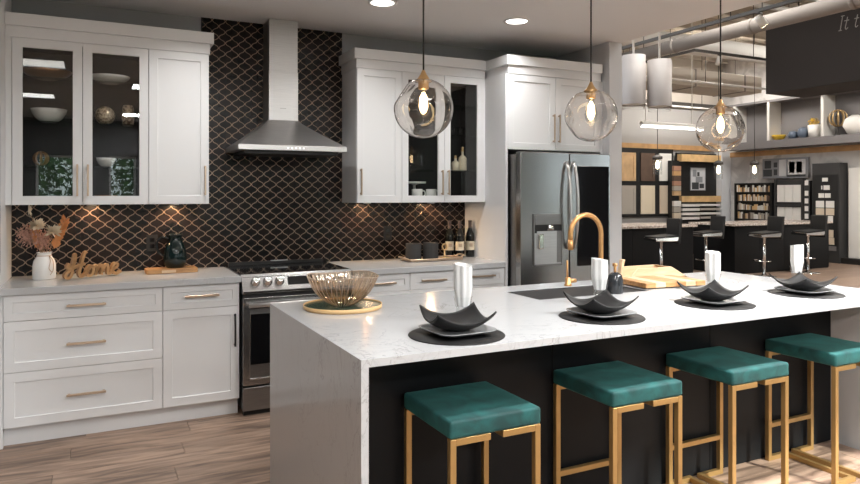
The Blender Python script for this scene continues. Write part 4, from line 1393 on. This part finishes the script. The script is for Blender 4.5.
# ================================================================ SHOWROOM BEYOND
# trims and upper wall
struct(B().box(4.0, 14.19, 11.86, 11.9, 2.52, 2.64), 'trim_4', 'warm_wood')
struct(B().box(14.16, 14.2, -3.4, 11.86, 2.36, 2.48), 'trim_5', 'warm_wood')
struct(B().box(4.0, 14.19, 11.84, 11.9, 3.55, 3.68), 'trim_6', 'track_dark')
struct(B().box(4.0, 14.19, 11.87, 11.9, 3.68, 5.0), 'trim_7', 'deck_paint')
# joists, beams and ducts under the deck
for k in range(11):
    y = 1.2 + k * 1.05
    t = thing('ceiling_joist', 'beige ceiling joist under the showroom deck', 'joist', (9.1, y, 4.72), 'joists under the showroom deck')
    B().box(-5.05, 5.05, -.035, .035, 0, .03).build('bottom_flange', 'deck_paint', t)
    B().box(-5.05, 5.05, -.008, .008, .03, .25).build('web', 'deck_paint', t)
    B().box(-5.05, 5.05, -.035, .035, .25, .279).build('top_flange', 'deck_paint', t)
def hang(t, pts, top=4.99, r=.006, m_='track_dark', nm='hanger'):
    for x, y, z in pts: B().tube([(x, y, z), (x, y, top)], r, 6).build(nm, m_, t)
t = thing('air_duct', 'long round grey duct running over the showroom beside the dark bulkhead', 'duct', (7.0, 0, 3.45))
B().tube([(0, -1.0, 0), (0, 7.7, 0)], .088, 20).build('pipe', 'duct_paint', t)
for k in range(7): B().lathe([(.0885, k * 1.2 - .6), (.094, k * 1.2 - .6), (.094, k * 1.2 - .55), (.0885, k * 1.2 - .55)], 20, (0, 0, 0), 'y').build('joint_band', 'duct_paint', t)
hang(t, [(0, y, .09) for y in (0.5, 2.9, 5.3, 7.2)], 1.54)
t = thing('air_duct', 'wide flat pale duct hanging across the far showroom', 'duct', (9.6, 10.1, 3.62))
B().box(-4.8, 3.2, -.4, .4, 0, .34).build('body', 'deck_paint', t, bevel=.01)
for k in range(6): B().box(-4.6 + k * 1.45, -4.56 + k * 1.45, -.41, .41, -.01, .35).build('joint_band', 'duct_paint', t)
hang(t, [(x, y, .34) for x in (-3.5, -.5, 2.4) for y in (-.38, .38)], 1.37)
t = thing('air_duct', 'round pale duct crossing the showroom above the linear lamp', 'duct', (9.3, 8.2, 3.98))
B().tube([(-4.5, 0, 0), (3.8, 0, 0)], .16, 22).build('pipe', 'pipe_white', t)
hang(t, [(x, 0, .16) for x in (-3, 0, 3)], 1.01)
for k, (y, z, r_) in enumerate(((6.4, 4.35, .03), (9.0, 3.55, .022), (7.3, 4.5, .045), (11.2, 3.45, .025))):
    t = thing('ceiling_pipe', ['thin pale pipe nearest the kitchen ceiling edge', 'thin pale pipe over the left bar', 'thick pale pipe high under the deck', 'thin pale pipe along the far showroom wall'][k], 'pipe', (9.1, y, z), 'pipes over the showroom')
    B().tube([(-4.9, 0, 0), (4.9, 0, 0)], r_, 10).build('tube', 'pipe_white', t)
    hang(t, [(x, 0, r_) for x in (-3.6, -1.2, 1.2, 3.6)], 4.99 - z)
# lighting tracks with spots
t = thing('light_track', 'dark L-shaped lighting track hanging over the showroom', 'light track', (8.07, 7.23, 3.6))
B().box(-.02, .02, 0, 2.2, 0, .035).box(.02, 2.6, 0, .04, 0, .035).build('rail', 'track_dark', t)
hang(t, [(0, .5, .035), (0, 2.0, .035), (1.3, .02, .035), (2.4, .02, .035)], 1.39)
t2 = thing('light_track', 'dark lighting track hanging before the round grey duct', 'light track', (6.1, 0, 3.32))
B().box(-.02, .02, 0.2, 7.8, 0, .035).build('rail', 'track_dark', t2)
hang(t2, [(0, y, .035) for y in (1, 3, 5, 7.6)], 1.67)
def spot(label, x, y, ztrack, aim):
    t = thing('spotlight', label, 'spotlight', (x, y, ztrack), 'track spotlights')
    d = Vector(aim).normalized()
    B().tube([(0, 0, 0), (0, 0, -.07)], .008, 8).box(-.03, .03, -.012, .012, -.018, 0).build('bracket', 'track_dark', t)
    p0 = Vector((0, 0, -.07)) - d * .04
    B().tube([p0, p0 + d * .05, p0 + d * .13], [.03, .042, .045], 14).build('can', 'pipe_white', t)
    o = B().lathe([(.038, 0), (0, 0.001)], 14).build('lens', 'amber_glow', t)
    o.location = p0 + d * .131; o.rotation_mode = 'QUATERNION'; o.rotation_quaternion = d.to_track_quat('Z', 'Y')
spot('white track spotlight on the L-shaped track, nearest its corner', 8.6, 7.25, 3.6, (.3, .5, -.8))
spot('white track spotlight on the L-shaped track by the bulkhead', 9.9, 7.25, 3.6, (-.2, .4, -.9))
spot('white track spotlight on the far arm of the L-shaped track', 8.07, 9.0, 3.6, (.1, .6, -.8))
spot('white track spotlight before the round duct, beside the bulkhead edge', 6.1, 4.65, 3.32, (.5, -.3, -.8))
spot('white track spotlight at the top right picture corner', 6.1, 3.42, 3.32, (.4, .3, -.8))
# bulkhead with chalk lettering
t = thing('bulkhead_sign', 'dark grey hanging bulkhead with chalk-white script lettering', 'sign', (9.3, 0, 3.0))
B().box(0, .9, -1.2, 6.98, 0, 1.12).build('panel', 'bulkhead', t, bevel=.004)
hang(t, [(x, y, 1.12) for x in (.1, .8) for y in (.2, 3, 6.5)], 1.99)
def letters(strokes, y0, z0, hgt, w_, m_, parent, x):
    b = B()
    for st in strokes:
        P_ = catmull([(x, y0 - p_[0] * hgt, z0 + p_[1] * hgt) for p_ in st], 5)
        b.tube(P_, w_, 6)
    return b.build('lettering', m_, parent)
LI = [[(.02, 0), (.24, 0)], [(.13, 0), (.22, .5), (.31, 1)], [(.20, 1), (.44, 1)]]
LT = lambda q: [[(q + .24, .86), (q + .16, .5), (q + .08, .14), (q + .14, 0), (q + .26, .10)], [(q + .02, .62), (q + .34, .62)]]
_, ly, lz = onx(838.5, 31, 9.3)
letters(LI + LT(.42) + LT(1.12), ly, lz - 3.0, .195, .006, 'chalk', t, -.003)
# white drum pendants
for k, (u, vt, vb) in enumerate(((633.5, 56, 105), (659.5, 60.5, 107))):
    d = ray(u, 80); T_ = 8.0
    x, y = d[0] * T_, d[1] * T_
    z0 = H + (HY - vb) / F * T_; z1 = H + (HY - vt) / F * T_
    t = thing('drum_pendant', ['white cylinder pendant lamp next to the grey partition wall', 'white cylinder pendant lamp, right one of the pair'][k], 'pendant lamp', (x, y, z0), 'white cylinder pendants')
    R_ = .140
    B().lathe([(R_, 0), (R_, z1 - z0), (.02, z1 - z0), (0, z1 - z0)], 36).lathe([(R_ - .004, .0), (R_ - .004, z1 - z0 - .01)], 36).build('shade', 'drum_white', t)
    B().lathe([(R_ - .006, .01), (0, .01)], 30).build('diffuser', 'white_plastic', t)
    B().lathe([(R_ - .012, 0), (R_ - .012, -.05), (R_ - .016, -.05)], 36).build('lower_ring', 'tumbler_glass', t)
    B().tube([(0, 0, z1 - z0), (0, 0, 4.99 - z0)], .014, 10).build('rod', 'pipe_white', t)
# linear lamp
p0 = ony(641, 125, 8.6); p1 = ony(690, 127, 8.6)
t = thing('linear_lamp', 'long glowing tube lamp hanging above the left bar', 'pendant lamp', (p0[0], 8.6, 2.64))
L_ = p1[0] - p0[0] + .15
B().lathe([(.036, 0), (.036, L_), (0, L_)], 16, (0, 0, .02), 'x').build('housing', 'pipe_white', t)
B().box(.03, L_ - .03, -.035, .035, -.045, -.03).build('tube', 'lamp_glow', t)
hang(t, [(.1, 0, .06), (L_ - .1, 0, .06)], 2.35, .007, 'pipe_white', 'rod')
area_light('linear_light', (p0[0] + L_ / 2, 8.6, 2.58), L_, .06, 12, (1, .95, .88))
# small glass pendants over the bars
for k, (u, vc, T_) in enumerate(((657.5, 166, 11.9), (718.5, 171, 12.7), (754.5, 171, 12.9))):
    d = ray(u, vc); x, y, z = d[0] * T_, d[1] * T_, H + d[2] * T_
    t = thing('jar_pendant', ['small glowing glass pendant before the door samples', 'small glowing glass pendant over the bar corner', 'small glowing glass pendant beside the framed kitchen print'][k], 'pendant lamp', (x, y, z), 'small pendants over the bars')
    B().lathe([(.075, -.15), (.08, .0), (.07, .10), (.03, .13)], 20).build('glass', 'tumbler_glass', t)
    B().lathe([(.035, .13), (.085, .12), (.085, .17), (.02, .20), (0, .20)], 18).build('cap', 'track_dark', t)
    B().lathe([(0, -.06), (.03, -.03), (.035, .03), (.015, .10)], 14).build('bulb', 'amber_glow', t)
    B().tube([(0, 0, .2), (0, 0, 4.999 - z)], .006, 6).build('cord', 'track_dark', t)
# bars
for nm, x0, x1, y0, y1, lb in (('bar_a', 10.27, 13.0, 8.34, 9.30, 'black bar counter with granite top before the tile racks'), ('bar_b', 6.6, 9.45, 8.50, 9.40, 'black bar counter with granite top below the door samples')):
    t = thing('bar_counter', lb, 'bar counter', ((x0 + x1) / 2, (y0 + y1) / 2, 0), 'bar counters in the showroom')
    hx, hy = (x1 - x0) / 2, (y1 - y0) / 2
    B().box(-hx + .02, hx - .02, -hy + .02, hy - .02, 0, .875).build('body', 'black_panel', t)
    n_ = 4
    for i in range(n_):
        a_ = -hx + .02 + (2 * hx - .04) * i / n_
        B().box(a_ + .003, a_ + (2 * hx - .04) / n_ - .003, -hy + .006, -hy + .02, .02, .86).build('front_panel', 'black_panel', t)
    B().box(-hx - .04, hx + .04, -hy - .04, hy + .04, .875, .915).build('top', 'granite', t, bevel=.004)
def swivel(x, y, rz, label):
    t = thing('swivel_stool', label, 'stool', (x, y, 0), 'black swivel stools at the bars', rz)
    B().lathe([(0, 0), (.20, 0), (.20, .008), (.05, .02), (.035, .04), (0, .04)], 24).build('base', 'chrome', t)
    B().tube([(0, 0, .04), (0, 0, .72)], .028, 12).build('column', 'chrome', t)
    B().tube([(.17 * math.cos(a_), .17 * math.sin(a_), .28) for a_ in [PI * .5 + PI * i / 10 for i in range(11)]], .010, 8).build('footrest', 'chrome', t)
    B().prism([(-.20, .70), (.18, .70), (.20, .74), (.20, .78), (-.20, .75)], 'y', -.19, .19).build('seat', 'chrome', t, bevel=.01)
    B().prism([(.19, .66), (.23, .66), (.27, 1.06), (.22, 1.06)], 'y', -.19, .19).build('backrest', 'black', t, bevel=.015, seg=3)
    B().prism([(-.19, .752), (.19, .782), (.19, .80), (-.19, .77)], 'y', -.18, .18).build('cushion', 'black', t, bevel=.006)
swivel(8.15, 8.00, -.25, 'black swivel stool at the left bar, below the door samples')
swivel(9.80, 8.55, -.25, 'black swivel stool at the end of the left bar')
swivel(10.55, 7.95, -.25, 'black swivel stool at the bar corner before the tile rack')
swivel(11.75, 7.95, -.25, 'black swivel stool nearest the tile tower')
# door samples on the far wall
FW = 11.84
def rect_y(u0, u1, v0, v1, y):
    x0, _, z1 = ony(u0, v0, y); x1, _, _ = ony(u1, v0, y)
    _, _, z0 = ony((u0 + u1) / 2, v1, y); _, _, z1 = ony((u0 + u1) / 2, v0, y)
    return x0, x1, z0, z1
x0, x1, z0, z1 = rect_y(600, 673.2, 148, 217, FW)
t = thing('display_board', 'black display frame carrying the cabinet door samples', 'display board', (x0, FW, z0))
B().box(0, x1 - x0, 0, .058, 0, z1 - z0).build('panel', 'black', t)
for k, (u0, u1, v0, v1, m_, lb) in enumerate(((622, 636, 152.5, 181, 'sample_oak', 'oak cabinet door sample, upper row'), (641, 655, 153, 181, 'sample_brown', 'dark brown cabinet door sample, upper row'), (659.5, 671.5, 153.5, 181, 'sample_white', 'white cabinet door sample, upper row'),
                                            (622, 636, 185.5, 214, 'sample_greige', 'greige cabinet door sample, lower row'), (641, 655, 185.5, 214, 'sample_cream', 'cream cabinet door sample, lower row middle'), (660, 671.5, 185.5, 213.5, 'sample_sand', 'sand-coloured cabinet door sample, lower row right'))):
    x0, x1, z0, z1 = rect_y(u0, u1, v0, v1, FW - .02)
    t = thing('door_sample', lb + ' on the black display frame', 'door sample', (x0, FW - .021, z0), 'cabinet door samples')
    B().shaker(0, x1 - x0, 0, z1 - z0, 0, .02, .07, .008).build('panel', m_, t)
# block samples beside the frame
cols = ['terracotta', 'warm_wood', 'sample_brown', 'terracotta', 'sample_greige', 'sample_oak', 'sample_white', 'sample_greige', 'sample_sand']
lbs = ['topmost rust', 'second, orange', 'third, brown', 'fourth, rust', 'fifth, greige', 'sixth, oak', 'lowest white', 'lower greige', 'lower sand']
vv = [166, 171, 176, 181, 186, 191, 201, 207, 213]
for k in range(9):
    x0, x1, z0, z1 = rect_y(674, 681.2, vv[k], vv[k] + (4.6 if k < 6 else 5.4), 11.62)
    t = thing('colour_block', lbs[k] + ' colour block in the narrow sample column on the far wall', 'sample block', (x0, 11.62, z0), 'colour blocks on the far wall')
    B().box(0, x1 - x0, 0, .06, 0, z1 - z0).build('face', cols[k], t, bevel=.004)
    B().box(.02, x1 - x0 - .02, .06, .068, .01, z1 - z0 - .01).build('backing', 'black', t)
    px0, px1 = x0, x1
t = thing('sample_post', 'slim black post carrying the column of colour blocks', 'display post', ((px0 + px1) / 2, 11.75, 0))
hw = (px1 - px0) / 2
B().box(-hw, hw, -.0625, .06, .02, 2.25).build('post', 'black', t)
B().box(-hw - .0, hw + .0, -.061, .06, 0, .02).build('foot', 'steel_dark', t)
# dark recess with print, timber strips and sample shelf
x0, x1, z0, z1 = rect_y(681.8, 721, 154, 222, FW - .2)
ux1 = x1
t = thing('display_unit', 'black display unit with timber strips and sample shelves', 'display unit', (x0, FW - .20, 0))
W_ = x1 - x0
B().box(0, W_, .14, .2, 0, 2.45).build('back_board', 'black', t)
r1 = rect_y(681.8, 705, 154.5, 161.5, FW - .2); B().box(0, W_, 0, .14, r1[2], r1[3]).build('timber_strip', 'pine', t)
r1 = rect_y(681.8, 705, 196, 202, FW - .2); B().box(0, W_, 0, .14, r1[2], r1[3]).build('timber_strip', 'pine', t)
for k in range(4):
    r1 = rect_y(681.8, 705, 204 + k * 4.3, 206.6 + k * 4.3, FW - .2)
    B().box(0.02, W_ * .45, .0, .14, r1[2], r1[3]).build('sample_slat', 'sample_white', t)
    B().box(W_ * .48, W_ - .02, .0, .14, r1[2] + .01, r1[3]).build('sample_slat', 'sample_greige' if k % 2 else 'sample_white', t)
B().box(0, W_, 0.02, .14, 0, .80).build('base', 'black', t)
x0, x1, z0, z1 = rect_y(690.5, 705.5, 167.5, 190.5, 11.76)
t = thing('framed_print', 'black and white framed print in the dark display recess', 'picture', (x0, 11.755, z0))
W_, Hh = x1 - x0, z1 - z0
B().frame(0, W_, 0, Hh, 0, .02, .015).build('frame', 'print_mid', t)
B().box(.012, W_ - .012, .008, .018, .012, Hh - .012).build('sheet', 'print_light', t)
for a_, c_, d_, e_, m_ in ((.1, .55, .05, .35, 'print_dark'), (.35, .8, .35, .6, 'print_mid'), (.15, .4, .6, .9, 'print_mid'), (.6, .9, .1, .3, 'print_dark'), (.45, .6, .62, .8, 'print_dark')):
    B().box(W_ * a_, W_ * c_, .005, .008, Hh * d_, Hh * e_).build('print_area', m_, t)
# pale corner column
x0 = ux1 + .005
struct(B().box(x0, 14.19, 11.62, 11.839, 0, 2.50), 'wall_column', 'wall_light')
# right wall displays
RW = 14.16
def rect_x(u0, u1, v0, v1, x):
    _, y1, _ = onx(u0, v0, x); _, y0, _ = onx(u1, v0, x)
    um = (u0 + u1) / 2
    return y0, y1, onx(um, v1, x)[2], onx(um, v0, x)[2]
y0, y1, z0, z1 = rect_x(735, 770.5, 183, 219, 14.0)
t = thing('tile_rack', 'tall dark rack filled with slim tile samples', 'tile rack', (14.0, (y0 + y1) / 2, 0))
hy = (y1 - y0) / 2
B().box(.1, .16, -hy, hy, 0, z1).build('back_board', 'black', t)
for k in range(5):
    z = z0 + (z1 - z0) * k / 4
    B().box(0, .1, -hy, hy, z - .02, z).build('shelf', 'black', t)
for s_ in (-1, 1): B().box(0, .1, s_ * hy - .02, s_ * hy + .02, 0, z1).build('side_panel', 'black', t)
rr = random.Random(3)
tm = ['sample_white', 'sample_brown', 'pine', 'sample_greige', 'sample_brown', 'sample_sand', 'sample_white']
bb = {m_: B() for m_ in set(tm)}
for k in range(4):
    zz = z0 + (z1 - z0) * k / 4; hz = (z1 - z0) / 4
    y = -hy + .04
    while y < hy - .06:
        w_ = rr.uniform(.02, .045)
        bb[rr.choice(tm)].box(.01, .05, y, y + w_ * .8, zz + .002, zz + hz * rr.uniform(.45, .8))
        y += w_ * 1.15
for m_ in sorted(bb):
    o = bb[m_].build('tile_samples', m_, t); o['kind'] = 'stuff'
y0, y1, z0, z1 = rect_x(762.5, 808, 158, 178, 14.1)
t = thing('wall_print', 'wide monochrome kitchen print above the pale sample panels', 'picture', (14.1, y0, z0))
W_, Hh = y1 - y0, z1 - z0
B().box(0, .06, 0, W_, 0, Hh).build('panel', 'print_mid', t)
for a_, c_, d_, e_, m_ in ((.05, .42, .15, .9, 'print_light'), (.12, .24, .25, .8, 'print_mid'), (.28, .40, .25, .8, 'print_mid'), (.05, .45, .05, .16, 'print_dark'), (.47, .62, .1, .92, 'print_light'), (.66, .74, .55, .8, 'print_dark'), (.66, .74, .15, .45, 'print_dark'), (.78, .98, .1, .45, 'print_dark'), (.8, .95, .5, .9, 'print_dark')):
    B().box(-.003, .0, W_ * a_, W_ * c_, Hh * d_, Hh * e_).build('print_area', m_, t)
y0, y1, z0, z1 = rect_x(774, 803, 179, 224, 14.05)
t = thing('sample_stand', 'dark stand holding two rows of pale sample panels', 'display stand', (14.05, y0, 0))
W_ = y1 - y0
B().box(.06, .1, 0, W_, 0, z1).build('back_board', 'charcoal', t)
for q in (0, W_ - .05): B().box(0, .06, q, q + .05, 0, z1).build('post', 'charcoal', t)
a1 = rect_x(773, 797, 185, 202, 14.05); a2 = rect_x(771, 800, 207, 222, 14.05)
for i in range(3):
    w3 = (W_ - .12) / 3
    B().box(.02, .06, .06 + i * w3 + .005, .06 + (i + 1) * w3 - .005, a1[2], a1[3]).build('sample_panel', 'sample_white', t)
    B().box(.02, .06, .06 + i * w3 + .005, .06 + (i + 1) * w3 - .005, a2[2], a2[3]).build('sample_panel', 'sample_white', t)
B().box(-.02, .06, .05, W_ - .05, a2[3] + .02, a2[3] + .06).build('shelf', 'charcoal', t)
# tile tower
y0, y1 = 8.71, 9.31
t = thing('tile_tower', 'tall charcoal tower with rows of small tile samples', 'display tower', (13.9, (y0 + y1) / 2, 0))
B().box(0, .28, -.3, .3, 0, 2.11).build('body', 'charcoal', t, bevel=.006)
B().box(-.012, 0, -.27, .27, .35, 1.86).build('face_board', 'black', t)
def zt_(v): return H + (HY - v) / F * 14.1
for v, spec in ((179, [(-.06, .06, .05)]), (187, [(-.10, .03, .06), (.06, .08, .05)]), (195, [(-.12, .0, .06), (.02, .14, .06)]), (203.5, [(-.2, -.02, .09), (.02, .2, .09)]), (211, [(-.2, -.02, .09), (.02, .2, .09)]), (218, [(-.17, -.05, .07), (.05, .17, .07)]), (233, [(-.18, .14, .10)]), (240.5, [(-.2, .16, .09)]), (248, [(-.24, .22, .06)])):
    for a_, c_, h_ in spec:
        B().box(-.024, -.012, a_, c_, zt_(v) - h_, zt_(v) + h_ * .6).build('tile_sample', 'sample_white' if v < 230 and v != 211 else ('sample_sand' if v < 245 else 'shelf_grey'), t)
t = thing('sample_strip', 'narrow post with white sample chips left of the tile tower', 'display post', (14.0, 9.5, 0))
B().box(0, .15, -.07, .07, 0, 1.75).build('post', 'charcoal', t)
for v in (182, 193, 201, 209, 217):
    B().box(-.01, 0, -.04, .04, zt_(v) - .06, zt_(v) + .05).build('chip', 'sample_white', t)
y0 = onx(848.5, 200, 14.1)[1]
tag(B().box(14.10, 14.19, 6.2, y0, .12, 2.0).build('stone_slab', 'sample_white', bevel=.003), 'large pale stone slab leaning on the right showroom wall', 'stone slab')
tag(B().box(13.95, 14.19, 6.2, y0 + .1, 0, .119).build('slab_plinth', 'black', bevel=.003), 'low black plinth under the pale stone slab', 'plinth')
# high display ledge
t = thing('display_ledge', 'grey display ledge with niches high on the right wall', 'shelf', (13.7, 0, 2.50))
B().box(0, .46, 1.0, 11.4, 0, .17).build('ledge', 'shelf_grey', t)
B().box(.42, .46, 1.0, 11.4, .17, 1.05).build('back_board', 'shelf_grey', t)
for u in (735, 769, 823):
    y = onx(u, 120, 13.75)[1]
    B().box(.02, .42, y - .03, y + .03, .17, 1.05).build('divider', 'pipe_white', t)
B().box(.05, .46, 1.0, 11.4, 1.05, 1.10).build('top', 'shelf_grey', t)
def pot(name, m_, label, cat, u, vb, prof, sc_=1.0):
    x = 13.9; y = onx(u, vb, x)[1]
    return tag(B().lathe([(r_ * sc_, z * sc_) for r_, z in prof], 24).build(name, m_, None, (x, y, 2.67)), label, cat)
pot('bowl', 'yellow_glaze', 'yellow bowl on the high ledge', 'bowl', 779, 137, bowlprof(.15, .12))
pot('pot', 'blue_glaze', 'squat blue-grey pot beside the yellow bowl on the ledge', 'pot', 793, 136, [(0, 0), (.08, 0), (.15, .10), (.12, .20), (.07, .24), (.06, .22), (0, .1)], .75)
pot('pot', 'blue_glaze', 'taller blue-grey pot beside the white planter on the ledge', 'pot', 803, 136, [(0, 0), (.09, 0), (.16, .14), (.12, .28), (.07, .32), (.06, .3), (0, .1)], .75)
pot('planter', 'sample_white', 'white planter on the high ledge', 'planter', 814.5, 136, [(0, 0), (.13, 0), (.16, .32), (.14, .32), (.12, .25), (0, .24)], .85)
t = thing('dried_bouquet', 'yellow dried bouquet standing in the white planter', 'plant', (13.9, onx(814.5, 136, 13.9)[1], 2.89))
b = B(); rr = random.Random(9)
for i in range(120):
    d = Vector((rr.gauss(0, .05), rr.gauss(0, .05), rr.uniform(-.01, .18)))
    b.add([d, d + Vector((rr.uniform(-.04, .04), rr.uniform(-.04, .04), .04)), d + Vector((rr.uniform(-.04, .04), rr.uniform(-.04, .04), 0))], [(0, 1, 2)])
o = b.build('blossom', 'yellow_glaze', t, fix=False); o['kind'] = 'stuff'
t = thing('globe_ornament', 'gold openwork globe on a stand on the ledge', 'ornament', (13.9, onx(838, 136, 13.9)[1], 2.67))
B().lathe([(0, 0), (.08, 0), (.015, .04), (.012, .2), (0, .2)], 16).build('stand', 'track_dark', t)
for k in range(5):
    a0 = k * PI / 5
    B().tube([(.17 * math.cos(a_ * PI / 12) * math.cos(a0), .17 * math.cos(a_ * PI / 12) * math.sin(a0), .37 + .17 * math.sin(a_ * PI / 12)) for a_ in range(24)], .012, 6, True).build('hoop', 'gold_leaf', t)
pot('vase', 'sample_white', 'white vase on the ledge at the right picture edge', 'vase', 855, 136, [(0, 0), (.12, 0), (.22, .18), (.18, .32), (.06, .40), (.05, .38), (0, .1)])
